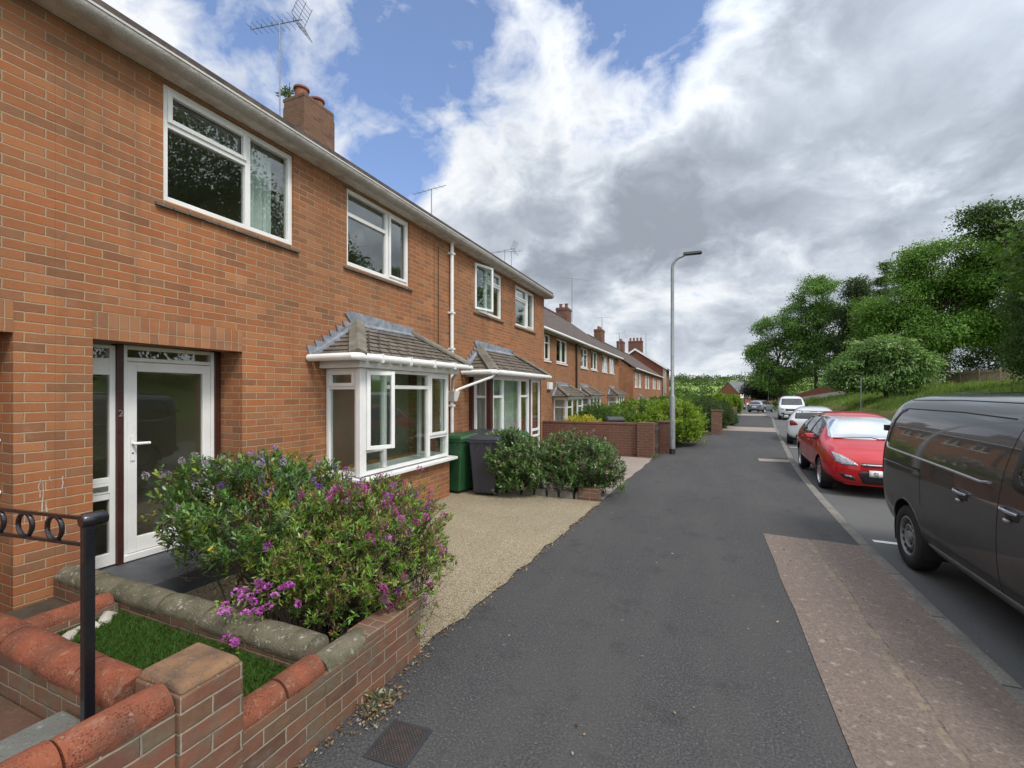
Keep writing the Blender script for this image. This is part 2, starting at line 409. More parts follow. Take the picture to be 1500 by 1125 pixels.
    c = t.mix(t.math('MULTIPLY', br, t.rng(n2, .3, .6, .3, .9)), c, (.13, .085, .045))
    t.principled(c, .95, t.bump(n2, .6, .05), Specular_IOR_Level=.2); MATS['ground_grass'] = t.m
ground_mats()

def leaf_mat(name, trans=.35, rough=.5, spec=.4):
    t = NT(name)
    a = t.n('ShaderNodeVertexColor'); a.layer_name = 'Col'
    b = t.n('ShaderNodeBsdfPrincipled'); t.l(a.outputs[0], b.inputs['Base Color']); b.inputs['Roughness'].default_value = rough
    b.inputs['Specular IOR Level'].default_value = spec
    tl = t.n('ShaderNodeBsdfTranslucent'); t.l(t.mix(.5, a.outputs[0], (.25, .35, .03), 'MIX'), tl.inputs[0])
    mx = t.n('ShaderNodeMixShader'); mx.inputs[0].default_value = trans
    t.l(b.outputs[0], mx.inputs[1]); t.l(tl.outputs[0], mx.inputs[2]); t.l(mx.outputs[0], t.out.inputs[0]); MATS[name] = t.m
leaf_mat('foliage', .30, .6, .25); leaf_mat('glossy_leaf', .18, .35, .5); leaf_mat('petal', .3, .6, .2); leaf_mat('dry_leaf', .1, .8, .2)

def paint(name, c, rough=.3, metal=0., coat=1., flake=0., dirt=0.):
    t = NT(name); p = t.obj()
    n = t.noise(p, 2.2, 5)
    cc = t.mix(t.rng(n, .3, .7), tuple(x * .93 for x in c), c)
    rr = rough
    if dirt:
        sx = t.n('ShaderNodeSeparateXYZ'); t.l(p, sx.inputs[0])
        low = t.math('MULTIPLY', t.rng(sx.outputs[2], 1.1, .3), t.rng(t.noise(p, 5, 6, .7), .25, .75, .2, 1))
        cc = t.mix(t.math('MULTIPLY', low, dirt), cc, (.075, .068, .06))
        b = t.principled(cc, t.math('ADD', t.math('MULTIPLY', low, .4), rough), None, Metallic=metal, Coat_Roughness=.03, Coat_IOR=1.55)
        t.l(t.rng(low, 0, .7, coat, coat * .25), b.inputs['Coat Weight'])
    else:
        t.principled(cc, rr, None, Metallic=metal, Coat_Weight=coat, Coat_Roughness=.02, Coat_IOR=1.5, Specular_IOR_Level=.3)
    MATS[name] = t.m
paint('van_grey_paint', (.042, .041, .043), .30, .3, 1., dirt=.45)
paint('red_paint', (.46, .004, .010), .4, .0, .8)
paint('white_car_paint', (.66, .68, .69), .35, .0, .8)
paint('silver_paint', (.30, .32, .36), .35, .5, .8)
paint('dark_paint', (.03, .03, .035), .35, .3, .8)
def lens_mat(name, c, rough=.12):
    t = NT(name); p = t.obj()
    v = t.n('ShaderNodeTexVoronoi'); v.inputs['Scale'].default_value = 22; t.l(p, v.inputs['Vector'])
    t.principled(t.mix(t.rng(v.outputs['Distance'], .1, .6), tuple(x * .5 for x in c), c), rough, t.bump(v.outputs['Distance'], .3, .01), Coat_Weight=1., Metallic=.3); MATS[name] = t.m
lens_mat('headlight_lens', (.35, .36, .38)); lens_mat('tail_lens', (.25, .008, .012))
def sky_sheen_mat():
    t = NT('painted_sky_sheen'); p = t.obj()  # silvery windscreen colour stands for bright cloud reflected in the glass
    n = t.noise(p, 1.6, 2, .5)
    t.principled((.70, .74, .74), .16, t.bump(n, .12, .1), Metallic=.9, Coat_Weight=1., Coat_Roughness=.02); MATS['painted_sky_sheen'] = t.m
sky_sheen_mat()
def fabric_mat():
    t = NT('net_curtain'); p = t.pos()
    n = t.noise(p, 4, 3)
    t.principled(t.mix(n, (.55, .58, .56), (.72, .74, .72)), .9); MATS['net_curtain'] = t.m
fabric_mat()
def manhole_mat():
    t = NT('iron_cover'); p = t.obj()
    mp = t.n('ShaderNodeMapping'); mp.inputs['Rotation'].default_value = (0, 0, R(45)); t.l(p, mp.inputs[0])
    ck = t.n('ShaderNodeTexBrick'); ck.inputs['Scale'].default_value = 1; ck.offset = 0; ck.inputs['Brick Width'].default_value = .014; ck.inputs['Row Height'].default_value = .014; ck.inputs['Mortar Size'].default_value = .0022
    t.l(mp.outputs[0], ck.inputs['Vector'])
    n = t.noise(p, 30, 5)
    c = t.mix(ck.outputs['Fac'], t.mix(t.rng(n, .4, .65), (.045, .042, .042), (.10, .06, .048)), (.02, .018, .017))
    t.principled(c, .7, t.bump(t.math('SUBTRACT', 1, ck.outputs['Fac']), .8, .004), Metallic=.2); MATS['iron_cover'] = t.m
manhole_mat()
# ------------------------------------------------------------------ houses
def fmat(ox, oy, oz, face):
    if face == '+x': c = ((0, 1, 0), (1, 0, 0))
    elif face == '-y': c = ((1, 0, 0), (0, -1, 0))
    else: c = ((1, 0, 0), (0, 1, 0))
    (a, b) = c
    return Matrix(((a[0], b[0], 0, ox), (a[1], b[1], 0, oy), (0, 0, 1, oz), (0, 0, 0, 1)))

def curtain_mb(m, u0, u1, v0, v1, n, amp=.025, waves=None):
    N = max(8, int((u1 - u0) / .02)); wv = waves or (u1 - u0) / .11
    vs = []; fs = []
    for i in range(N + 1):
        t = i / N; y = n + amp * math.sin(t * wv * 6.283) + .4 * amp * math.sin(t * wv * 14.1 + 1)
        vs += [(u0 + (u1 - u0) * t, y, v0), (u0 + (u1 - u0) * t, y * 1.0 + .004, v1)]
    for i in range(N): fs.append((2 * i, 2 * i + 2, 2 * i + 3, 2 * i + 1))
    m.add(vs, fs)

def window(parent, M, w, h, vbars=(), hbars=(), sashes=(), fw=.055, mat='white_upvc', sill=None, sill_mat='sill_tile', curtains=(), name='window', opens=(), sill_proud=.05, gmat='glass'):
    """u along, n outward, v up; vbars (u, v0, v1), hbars (v, u0, u1), sashes (u0,u1,v0,v1) closed leaves, opens the same + angle"""
    m = MB(M); D = .07
    m.box(0, fw, -D, 0, 0, h); m.box(w - fw, w, -D, 0, 0, h)
    m.box(fw, w - fw, -D, -.001, 0, fw); m.box(fw, w - fw, -D, -.001, h - fw, h)
    for (u, a, b) in vbars: m.box(u - .03, u + .03, -D + .003, -.003, a, b)
    for (v, a, b) in hbars: m.box(a, b, -D + .005, -.005, v - .026, v + .026)
    o = m.build(name, mat, parent, bevel=.004)
    g = MB(M); g.box(fw - .01, w - fw + .01, -.042, -.036, fw - .01, h - fw + .01); g.build('pane', gmat, o)
    for (a, b, c, d) in sashes:
        s = MB(M); t = .042
        s.box(a, a + t, -.03, .014, c, d); s.box(b - t, b, -.03, .014, c, d); s.box(a + t, b - t, -.03, .013, c, c + t); s.box(a + t, b - t, -.03, .013, d - t, d)
        s.build('sash', mat, o, bevel=.004)
    for (a, b, c, d, ang) in opens:
        Mo = M @ Matrix.Translation((a, .012, 0)) @ Matrix.Rotation(R(ang), 4, 'Z')
        s = MB(Mo); t = .05; W = b - a
        s.box(0, t, -.03, .02, c, d); s.box(W - t, W, -.03, .02, c, d); s.box(t, W - t, -.03, .019, c, c + t); s.box(t, W - t, -.03, .019, d - t, d)
        so = s.build('open_sash', mat, o, bevel=.004)
        so['label'] = 'casement standing open'
        g = MB(Mo); g.box(t - .01, W - t + .01, -.006, .0, c + t - .01, d - t + .01); g.build('pane', gmat, o)
    if sill:
        s = MB(M); e = .07
        n0 = int(w / .15)
        if sill == 'tile':
            for i in range(n0 + 2):
                a = -e + (w + 2 * e) * i / (n0 + 2); b = -e + (w + 2 * e) * (i + 1) / (n0 + 2) - .006
                dz = .004 * ((i * 7) % 3)
                s.hexa([(a, -.1, -.055), (b, -.1, -.055), (b, sill_proud + .015 + dz, -.075), (a, sill_proud + .015 + dz, -.075), (a, -.1, -.012), (b, -.1, -.012), (b, sill_proud + .015 + dz, -.045 - dz), (a, sill_proud + .015 + dz, -.045 - dz)])
        else:
            s.hexa([(-e, -.08, -.09), (w + e, -.08, -.09), (w + e, sill_proud, -.09), (-e, sill_proud, -.09), (-e, -.08, -.003), (w + e, -.08, -.003), (w + e, sill_proud, -.03), (-e, sill_proud, -.03)])
        s.build('sill', sill_mat, o, bevel=.003)
    for (a, b, amp) in curtains:
        c = MB(M); curtain_mb(c, a, b, .0, h, -.2, amp); c.build('curtain', 'net_curtain', o, smooth=True)
    return o

def wall_grid(m, x0, x1, Y0, Y1, Z0, Z1, openings):
    ys = sorted(set([Y0, Y1] + [y for o in openings for y in o[:2] if Y0 < y < Y1])); zs = sorted(set([Z0, Z1] + [z for o in openings for z in o[2:4] if Z0 < z < Z1]))
    ny, nz = len(ys) - 1, len(zs) - 1
    def solid(i, j):
        if i < 0 or j < 0 or i >= ny or j >= nz: return False
        cy, cz = (ys[i] + ys[i + 1]) / 2, (zs[j] + zs[j + 1]) / 2
        return not any(a < cy < b and c < cz < d for a, b, c, d in (o[:4] for o in openings))
    for i in range(ny):
        for j in range(nz):
            if not solid(i, j): continue
            a, b, c, d = ys[i], ys[i + 1], zs[j], zs[j + 1]
            m.add([(x1, a, c), (x1, b, c), (x1, b, d), (x1, a, d)], [(0, 1, 2, 3)])
            m.add([(x0, a, c), (x0, b, c), (x0, b, d), (x0, a, d)], [(3, 2, 1, 0)])
            if not solid(i - 1, j): m.add([(x0, a, c), (x1, a, c), (x1, a, d), (x0, a, d)], [(0, 1, 2, 3)])
            if not solid(i + 1, j): m.add([(x0, b, c), (x1, b, c), (x1, b, d), (x0, b, d)], [(3, 2, 1, 0)])
            if not solid(i, j - 1): m.add([(x0, a, c), (x1, a, c), (x1, b, c), (x0, b, c)], [(3, 2, 1, 0)])
            if not solid(i, j + 1): m.add([(x0, a, d), (x1, a, d), (x1, b, d), (x0, b, d)], [(0, 1, 2, 3)])

def room(parent, x0, x1, y0, y1, z0, z1, wallm='interior_cream', floorm='dark_carpet', back=()):
    t = .03
    m = MB()
    wall_grid(m, x0 - t, x0, y0, y1, z0, z1, list(back))
    m.box(x0, x1, y0 - t, y0, z0, z1); m.box(x0, x1, y1, y1 + t, z0, z1)
    o = m.build('room', wallm, parent)
    MB().box(x0 - t, x1, y0 - t, y1 + t, z1, z1 + t).build('ceiling', 'interior_white', o)
    MB().box(x0 - t, x1, y0 - t, y1 + t, z0 - t, z0).build('floor', floorm, o)
    return o

def chimney(parent, x0, x1, y0, y1, z0, z1, pots=2, mat='chimney_brick', pot_h=.16, along='y', pot_r=.11, corbel=.03):
    m = MB(); m.box(x0, x1, y0, y1, z0, z1 - .22)
    m.box(x0 - corbel, x1 + corbel, y0 - corbel, y1 + corbel, z1 - .22, z1 - .08); m.box(x0 - .005 + min(0, corbel), x1 + .005 + min(0, corbel), y0 - .005 - min(0, corbel), y1 + .005 + min(0, corbel) * 2, z1 - .08, z1)
    o = m.build('chimney', mat, parent, bevel=.008)
    for i in range(pots):
        t = (i + .5) / pots
        cx, cy = ((x0 + x1) / 2, y0 + (y1 - y0) * t) if along == 'y' else (x0 + (x1 - x0) * t, (y0 + y1) / 2)
        p = MB().lathe([(pot_r, z1), (pot_r * .9, z1 + pot_h - .05), (pot_r * 1.12, z1 + pot_h - .04), (pot_r * 1.12, z1 + pot_h), (pot_r * .8, z1 + pot_h), (pot_r * .78, z1 + .02)], 16, (cx, cy, 0), caps=False)
        p.build('chimney_pot', 'terracotta_pot', o, smooth=True)
    return o

def gable_shell(parent, D, depth, Y0, Y1, zf, ze, zr, mat, openings, thick=.24, lo_end=True, hi_end=True, fmatname=None, extra=None):
    """front wall with openings, back wall and two gable ends"""
    m = MB(); wall_grid(m, D - thick, D, Y0, Y1, zf, ze, openings)
    if extra: extra(m)
    xr = D - depth / 2
    MB().box(D - depth, D - depth + thick - .005, Y0 + thick, Y1 - thick, zf, ze).build('rear_wall', mat, parent)
    for on, a, b in ((lo_end, Y0, Y0 + thick), (hi_end, Y1 - thick, Y1)):
        if on: m.prism([(D - thick, zf), (D - thick, ze), (xr, zr), (D - depth, ze), (D - depth, zf)], a, b, 'y')
    return m.build('wall', mat, parent)

def roof_slopes(parent, D, depth, Y0, Y1, ze, zr, over=.3, mat='roof_tile', th=.09, verge=None):
    xr = D - depth / 2; s = (zr - ze) / (depth / 2)
    m = MB()
    xo = D + over; zo = ze - s * over
    m.prism([(xo, zo), (xr, zr), (xr, zr + th), (xo, zo + th)], Y0, Y1, 'y')
    xb = D - depth - over
    m.prism([(xb, zo), (xb, zo + th), (xr, zr + th), (xr, zr)], Y0, Y1, 'y')
    r = m.build('roof', mat, parent)
    MB().tube([(xr, Y0, zr + th), (xr, Y1, zr + th)], .11, 8).build('ridge', 'hip_concrete' if mat != 'roof_tile' else mat, r)
    return r

def bay_roof(parent, Xw, Xo, Y0, Y1, ze, T0, T1, zt, courses=8, flash=True, name='bay_roof'):
    m = MB()
    V = Vector
    def strip(a, b, c, d, n):  # a-b eave, c-d top
        a, b, c, d = V(a), V(b), V(c), V(d)
        nr = (b - a).cross((c + d) / 2 - a).normalized()
        if nr.z < 0: nr = -nr
        for i in range(n):
            t0, t1 = i / n, min(1, (i + 1.12) / n)
            p, q = a.lerp(c, t0), b.lerp(d, t0); r, s = b.lerp(d, t1), a.lerp(c, t1)
            up = nr * .022
            N = max(1, int((q - p).length / .21))
            for k in range(N):
                j = nr * (.006 * rnd.random())
                f0, f1 = k / N, (k + 1) / N - .012
                P0, P1 = p.lerp(q, f0), p.lerp(q, f1); S0, S1 = s.lerp(r, f0), s.lerp(r, f1)
                m.add([P0 - nr * .02, P1 - nr * .02, S1 - nr * .02, S0 - nr * .02, P0 + up + j, P1 + up + j, S1 + nr * .004, S0 + nr * .004],
                      [(0, 3, 2, 1), (4, 5, 6, 7), (0, 1, 5, 4), (1, 2, 6, 5), (2, 3, 7, 6), (3, 0, 4, 7)])
    strip((Xo, Y0, ze), (Xo, Y1, ze), (Xw, T0, zt), (Xw, T1, zt), courses)
    strip((Xw, Y0, ze), (Xo, Y0, ze), (Xw, T0, zt), (Xw, T0 + .001, zt), courses)
    strip((Xo, Y1, ze), (Xw, Y1, ze), (Xw, T1 - .001, zt), (Xw, T1, zt), courses)
    o = m.build(name, 'porch_tile', parent)
    for a, b in (((Xo + .02, Y0 - .02, ze + .02), (Xw, T0, zt + .02)), ((Xo + .02, Y1 + .02, ze + .02), (Xw, T1, zt + .02))):
        a, b = V(a), V(b); dr = (b - a).normalized(); sd = dr.cross(V((0, 0, 1))).normalized(); up = sd.cross(dr).normalized()
        pr = []
        for q in (a, b):
            pr += [q - sd * .105 - up * .03, q + sd * .105 - up * .03, q + sd * .105 + up * .005, q + up * .06, q - sd * .105 + up * .005]
        h = MB(); h.add(pr, [(0, 1, 2, 3, 4), (9, 8, 7, 6, 5)] + [(i, i + 5, (i + 1) % 5 + 5, (i + 1) % 5) for i in range(5)])
        h.build('hip_tile', 'hip_concrete', o)
    if flash:
        f = []
        n = 6
        sl = (zt - ze) / (T0 - Y0)
        f += [(Y0 - .05, ze - .02), (Y0 + .05, ze + .0)]
        f += [(T0 + .02, zt - .02), (T1 + .02, zt - .02), (T1 + .10, zt + .02), (T1 + .02, zt + .11)]
        f += [(T0 + (T1 - T0) * .5, zt + .135), (T0 - .12, zt + .16), (T0 - .25, zt + .12)]
        for i in range(n - 1, -1, -1):
            y = Y0 + (T0 - Y0 - .1) * i / (n - .2)
            z = ze + sl * (y - Y0)
            f += [(y + .06, z + .10 + .025), (y - .10, z + .135)]
        fm = MB().prism(f, Xw + .004, Xw + .022, 'x')
        # the apron dressed down over the slopes
        dx = (Xo - Xw)
        fm.hexa([(Xw, T0, zt - .01), (Xw, T1, zt - .01), (Xw + .1 * 1, T1 + .02, zt - .09 + .02), (Xw + .1, T0 - .02, zt - .09 + .02),
                 (Xw, T0, zt + .03), (Xw, T1, zt + .03), (Xw + .1, T1 + .02, zt - .03), (Xw + .1, T0 - .02, zt - .03)])
        fm.hexa([(Xw, Y0 - .01, ze - .01), (Xw + .09, Y0 - .01, ze - .01), (Xw + .08, T0, zt - .05), (Xw, T0, zt), (Xw, Y0 - .03, ze + .045), (Xw + .09, Y0 - .03, ze + .045), (Xw + .08, T0 - .02, zt + .01), (Xw, T0 - .03, zt + .045)])
        fl = fm.build('lead_flashing', 'lead', o)
    return o

def aerial(name, label, base, top_z, az, length, n=9, refl=True, el=.32, mast_r=.017, drop=0., group='television aerials on the roofs', cat='aerial'):
    t = thing(name, label, cat, base, group=group)
    x, y, z = base
    MB().tube([(x, y, z), (x, y, top_z)], mast_r, 8).build('mast', 'galvanised', t)
    d = Vector((math.cos(az), math.sin(az), drop)).normalized(); s = Vector((-math.sin(az), math.cos(az), 0))
    c = Vector((x, y, top_z - .03))
    b = MB(); b.tube([c - d * length * .56, c + d * length * .44], .011, 6)
    e = MB()
    up = Vector((0, 0, 1))
    for i in range(n):
        p = c - d * length * .56 + d * (length * .85 * i / max(1, n - 1)); l = el * (.5 + .25 * i / n)
        e.tube([p - s * l, p + s * l], .004, 4)
        if refl and i % 2 == 0: e.tube([p - s * .03 - up * .05, p - s * .03 + up * .05], .006, 4)
    if refl:
        q = c + d * length * .36
        for sg in (-1, 1):
            for k in range(5):
                a = q + d * (.03 + .035 * k) + up * sg * (.05 + .07 * k)
                e.tube([a - s * .22, a + s * .22], .0045, 4)
            for sx in (-.2, 0, .2):
                e.tube([q + s * sx, q + s * sx + d * .2 + up * sg * .36], .0045, 4)
    bo = b.build('boom', 'galvanised', t); e.build('elements', 'dark_metal', t)
    return t

FACE = -4.6
# ---- the near terrace
GUT = [(-4.62, 4.672), (-4.44, 4.672), (-4.345, 4.715), (-4.33, 4.735), (-4.33, 4.768), (-4.36, 4.768), (-4.62, 4.75)]
def near_gutter(parent, y0, y1):
    MB().prism([(-4.62, 4.674), (-4.435, 4.674), (-4.435, 4.74), (-4.62, 4.74)], y0, y1, 'y').build('soffit', 'soffit_concrete', parent)
    MB().prism([(-4.435, 4.668), (-4.38, 4.678), (-4.345, 4.705), (-4.33, 4.735), (-4.33, 4.752), (-4.435, 4.752)], y0, y1, 'y').build('gutter', 'gutter_concrete', parent, smooth=True, sharp=50)
    MB().box(-4.42, -4.322, y0, y1, 4.7535, 4.772).build('roof_edge', 'worn_white', parent)
def near_roof(parent, y0, y1):
    # from the gutter up at 29 degrees to the ridge at x = -8.8
    zr = 4.78 + (8.8 - 4.36) * math.tan(R(29))
    m = MB()
    m.prism([(-4.36, 4.775), (-8.8, zr), (-8.8, zr + .09), (-4.36, 4.85)], y0, y1, 'y')
    m.prism([(-13.2, 4.775), (-13.2, 4.85), (-8.8, zr + .09), (-8.8, zr)], y0, y1, 'y')
    r = m.build('roof', 'roof_tile', parent); return r

# house with the open porch and white bay (the house in front of the camera)
hA = thing('terraced_house', 'nearest brick terraced house with open porch, white front door and bare white bay window', 'house', (FACE, 4.4, 0), 'houses of the near brick terrace')
opsA = [(2.02, 3.31, 0, 2.435), (2.54, 3.97, 3.55, 4.64), (4.85, 6.29, 3.55, 4.64), (4.5, 6.56, .72, 2.1)]
def porchA(m):
    m.box(-5.1, FACE - .22, 3.31, 3.5, 0, 2.5); m.box(-5.1, FACE - .22, 1.83, 2.02, 0, 2.5)
m = MB(); wall_grid(m, FACE - .22, FACE, 1.79, 7.035, -.1, 4.68, opsA); porchA(m)
m.build('wall', 'house_brick', hA)
MB().box(FACE + .001, -4.02, 4.47, 6.62, -.05, .64).build('bay_wall', 'house_brick', hA)
m = MB(); wall_grid(m, -8.5, -8.3, 1.8, 7.03, 0, 4.7, [(4.0, 6.4, .9, 2.2), (2.3, 3.2, .9, 2.1), (2.2, 3.8, 3.4, 4.5), (4.8, 6.6, 3.4, 4.5)]); m.build('rear_wall', 'house_brick', hA)
MB().box(FACE - .215, FACE + .003, 2.02, 3.31, 2.21, 2.435).build('lintel', 'soldier_brick', hA)
MB().box(-5.09, FACE - .222, 2.021, 3.309, 2.24, 2.3).build('porch_ceiling', 'interior_white', hA)
near_gutter(hA, 1.79, 7.04); near_roof(hA, 1.79, 7.04)
room(hA, -8.2, -4.83, 3.55, 6.95, .12, 2.45, back=[(4.0, 6.4, .9, 2.2)])
room(hA, -8.2, -4.83, 1.9, 4.35, 2.65, 4.63, back=[(2.2, 3.8, 3.4, 4.5)]); room(hA, -8.2, -4.83, 4.45, 6.95, 2.65, 4.63, back=[(4.8, 6.6, 3.4, 4.5)])
room(hA, -8.2, -5.12, 2.06, 3.4, .12, 2.3, back=[(2.3, 3.2, .9, 2.1)])
c = chimney(hA, -9.18, -8.5, 7.62, 8.55, 6.6, 8.70, pots=2, pot_h=.29, pot_r=.16, corbel=-.012)
# upper windows
window(hA, fmat(FACE - .03, 2.54, 3.55, '+x'), 1.43, 1.09, vbars=[(.86, .055, 1.035)], hbars=[(.73, .055, .83)], sashes=[(.05, .84, .75, 1.045)], sill='tile', curtains=[(1.02, 1.3, .03)])
window(hA, fmat(FACE - .03, 4.85, 3.56, '+x'), 1.44, 1.08, vbars=[(.9, .055, 1.025)], hbars=[(.73, .055, .87)], sashes=[(.94, 1.4, .045, 1.035)], sill='tile')
# bay window
bf = MB()
bf.box(-4.07, -3.995, 4.44, 4.51, .70, 2.08)
bay = bf.build('bay_window', 'white_upvc', hA, bevel=.006)
MB().hexa([(-4.6, 4.37, .635), (-4.6, 6.73, .635), (-3.915, 6.73, .635), (-3.915, 4.37, .635), (-4.6, 4.37, .705), (-4.6, 6.73, .705), (-3.915, 6.73, .68), (-3.915, 4.37, .68)]).build('sill', 'white_upvc', bay, bevel=.006)
MB().box(-4.595, -3.93, 4.36, 6.78, 2.085, 2.19).build('fascia', 'white_paint', bay, bevel=.004)
window(hA, fmat(-4.0, 4.515, .706, '+x'), 2.04, 1.375, vbars=[(.42, .05, 1.33), (1.47, .05, 1.33)], hbars=[(.31, .05, .40), (1.14, .44, 1.45), (.36, 1.49, 1.99)], sashes=[(1.49, 2.0, .38, 1.33)], opens=[(.03, .42, .325, 1.34, 24)], name='window', fw=.045)
window(hA, fmat(-4.59, 4.47, .706, '-y'), .52, 1.375, hbars=[(1.13, .05, .47)], sashes=[(.045, .475, 1.145, 1.335)], name='window', fw=.045)
window(hA, fmat(-4.59, 6.555, .706, '+y'), .52, 1.375, name='window')
bay_roof(hA, FACE, -3.86, 4.25, 6.98, 2.23, 5.05, 6.35, 2.75)
g = MB(); gp = [(-4.58, 4.18, 2.205), (-3.86, 4.18, 2.205), (-3.82, 4.22, 2.205), (-3.82, 7.02, 2.205), (-3.86, 7.06, 2.205), (-4.58, 7.06, 2.205)]
g.tube(gp, .046, 12)
for q in (4.6, 5.2, 5.8, 6.4): g.box(-3.885, -3.763, q, q + .02, 2.148, 2.262)
g.build('bay_gutter', 'white_upvc', hA, smooth=True)
# door, side light, posts
dx = -5.02
dr = MB()
dr.box(dx, dx + .05, 2.44, 2.52, .26, 2.06); dr.box(dx, dx + .05, 3.13, 3.21, .26, 2.06); dr.box(dx + .001, dx + .049, 2.52, 3.13, .26, .40); dr.box(dx + .001, dx + .049, 2.52, 3.13, 1.97, 2.06)
door = dr.build('front_door', 'white_upvc', hA, bevel=.006)
MB().box(dx + .018, dx + .028, 2.51, 3.14, .39, 1.98).build('pane', 'smoked_glass', door)
h = MB(); h.box(dx + .05, dx + .062, 2.462, 2.495, 1.13, 1.36); h.tube([(dx + .06, 2.478, 1.29), (dx + .10, 2.478, 1.29), (dx + .105, 2.50, 1.29), (dx + .105, 2.60, 1.288)], .014, 10)
h.build('handle', 'white_upvc', door, smooth=True)
MB().lathe([(.008, dx + .06), (.008, dx + .066)], 12, (0, 2.478, 1.20), 'x').build('keyhole', 'dark_metal', door)
df = MB(); df.box(dx - .02, dx + .06, 2.405, 2.438, .2, 2.21); df.box(dx - .02, dx + .06, 3.212, 3.245, .2, 2.21); df.box(dx - .02, dx + .055, 2.44, 3.21, 2.065, 2.10); df.box(dx - .02, dx + .055, 2.44, 3.21, 2.175, 2.21)
df.box(dx - .02, dx + .075, 2.40, 3.25, .195, .255)
fr = df.build('door_frame', 'white_upvc', hA, bevel=.004)
MB().box(dx + .01, dx + .02, 2.44, 3.21, 2.10, 2.175).build('pane', 'smoked_glass', fr)
dp = MB(); dp.box(dx - .03, dx + .075, 2.352, 2.403, .15, 2.22); dp.box(dx - .03, dx + .075, 3.247, 3.308, .15, 2.22); dp.build('door_post', 'brown_wood', hA, bevel=.004)
sl = MB(); a, b = 2.03, 2.35
sl.box(dx, dx + .05, a, a + .05, .2, 2.2); sl.box(dx, dx + .05, b - .045, b, .2, 2.2)
for z0, z1 in ((.2, .31), (.80, .86), (.955, 1.0), (1.93, 2.08), (2.17, 2.2)): sl.box(dx + .001, dx + .049, a + .05, b - .045, z0, z1)
slo = sl.build('side_light', 'white_upvc', hA, bevel=.004)
MB().box(dx + .02, dx + .03, a + .04, b - .04, .3, 2.18).build('pane', 'smoked_glass', slo)
lb = MB(); lb.box(dx + .015, dx + .055, a + .05, b - .045, .861, .954); lbo = lb.build('letter_panel', 'white_upvc', slo)
MB().box(dx + .054, dx + .064, 2.12, 2.29, .885, .93).build('letter_flap', 'silver_metal', slo, bevel=.003)
lamp = MB().lathe([(.012, 0), (.06, .02), (.075, .07), (.05, .12), (.015, .14)], 16, (-6.2, 2.72, 1.9)); lamp.build('hall_lamp', 'brown_wood', hA, smooth=True)
MB().box(-5.03, -4.2, 2.03, 3.3, -.05, .185).build('porch_step', 'slate_slab', hA, bevel=.008)
def text_part(name, s, mat, parent, M, size, depth=.004):
    cu = bpy.data.curves.new(name, 'FONT'); cu.body = s; cu.size = size; cu.extrude = depth; cu.align_x = 'CENTER'
    tmp = bpy.data.objects.new('tmp_text', cu); col.objects.link(tmp)
    dg = bpy.context.evaluated_depsgraph_get(); me = bpy.data.meshes.new_from_object(tmp.evaluated_get(dg))
    bpy.data.objects.remove(tmp); me.transform(M)
    off = OFF.get(parent.name, Vector()); me.transform(Matrix.Translation(-off))
    me.materials.clear(); me.materials.append(MATS[mat])
    o = bpy.data.objects.new(name, me); col.objects.link(o); o.parent = parent; OFF[o.name] = off; return o
text_part('house_number', '2', 'silver_metal', hA, Matrix(((0, 0, 1, dx + .078), (1, 0, 0, 2.377), (0, 1, 0, 1.55), (0, 0, 0, 1))), .085)

dm = MB(); rd_ = random.Random(2)
for yy, za, zb in ((1.70, 1.12, .98), (1.715, 1.10, .80), (1.76, 1.13, 1.09), (1.735, .92, .74), (1.83, 1.12, 1.02)):
    n_ = 6; dm.tube([(FACE + .001, yy + rd_.uniform(-.006, .006), za + (zb - za) * q / n_) for q in range(n_ + 1)], [.0022 + .002 * rd_.random() for q in range(n_ + 1)], 6, flat=.5)
dm.build('mortar_drip', 'pale_stone', hA, smooth=True)
# next house, with the curtained bay
hB = thing('terraced_house', 'second brick terraced house with white downpipe, curtained bay and an open upstairs casement', 'house', (FACE, 10, 0), 'houses of the near brick terrace')
opsB = [(8.62, 10.02, 3.55, 4.62), (10.88, 12.31, 3.55, 4.62), (8.42, 11.36, .1, 2.1)]
m = MB(); wall_grid(m, FACE - .22, FACE, 7.052, 13.15, -.1, 4.68, opsB)
m.prism([(FACE - .22, -.1), (FACE - .22, 4.68), (-8.8, 7.1), (-13, 4.68), (-13, -.1)], 12.93, 13.15, 'y')
m.build('wall', 'house_brick', hB)
near_gutter(hB, 7.04, 13.32); near_roof(hB, 7.04, 13.32)
room(hB, -8.2, -4.83, 7.15, 12.8, .1, 2.45, wallm='interior_white'); room(hB, -8.2, -4.83, 7.15, 12.8, 2.65, 4.63, wallm='interior_white')
window(hB, fmat(FACE - .03, 8.62, 3.55, '+x'), 1.42, 1.07, vbars=[(.62, .055, 1.01)], hbars=[(.75, .65, 1.365)], sashes=[(.65, 1.37, .77, 1.03)], opens=[(.03, .62, .04, 1.04, 16)], sill='tile', curtains=[(.9, 1.35, .03)])
window(hB, fmat(FACE - .03, 10.88, 3.55, '+x'), 1.43, 1.07, vbars=[(.86, .055, 1.01)], hbars=[(.72, .055, .83)], sashes=[(.05, .83, .74, 1.03), (.9, 1.38, .045, 1.03)], sill='tile', curtains=[(1.0, 1.36, .03), (.1, .4, .03)])
bb = MB().box(FACE + .001, -4.12, 8.40, 10.68, -.1, .5).build('bay_wall', 'house_brick', hB)
for q in ((-4.19, -4.09, 8.36, 8.48), (-4.19, -4.09, 11.34, 11.42), (-4.19, -4.1, 10.62, 10.7), (FACE, -4.52, 8.36, 8.42)): MB().box(*q, .05, 2.1).build('bay_post', 'brown_wood', bb, bevel=.005)
MB().box(-4.595, -4.0, 8.2, 11.6, 2.1, 2.16).build('fascia', 'worn_white', bb)
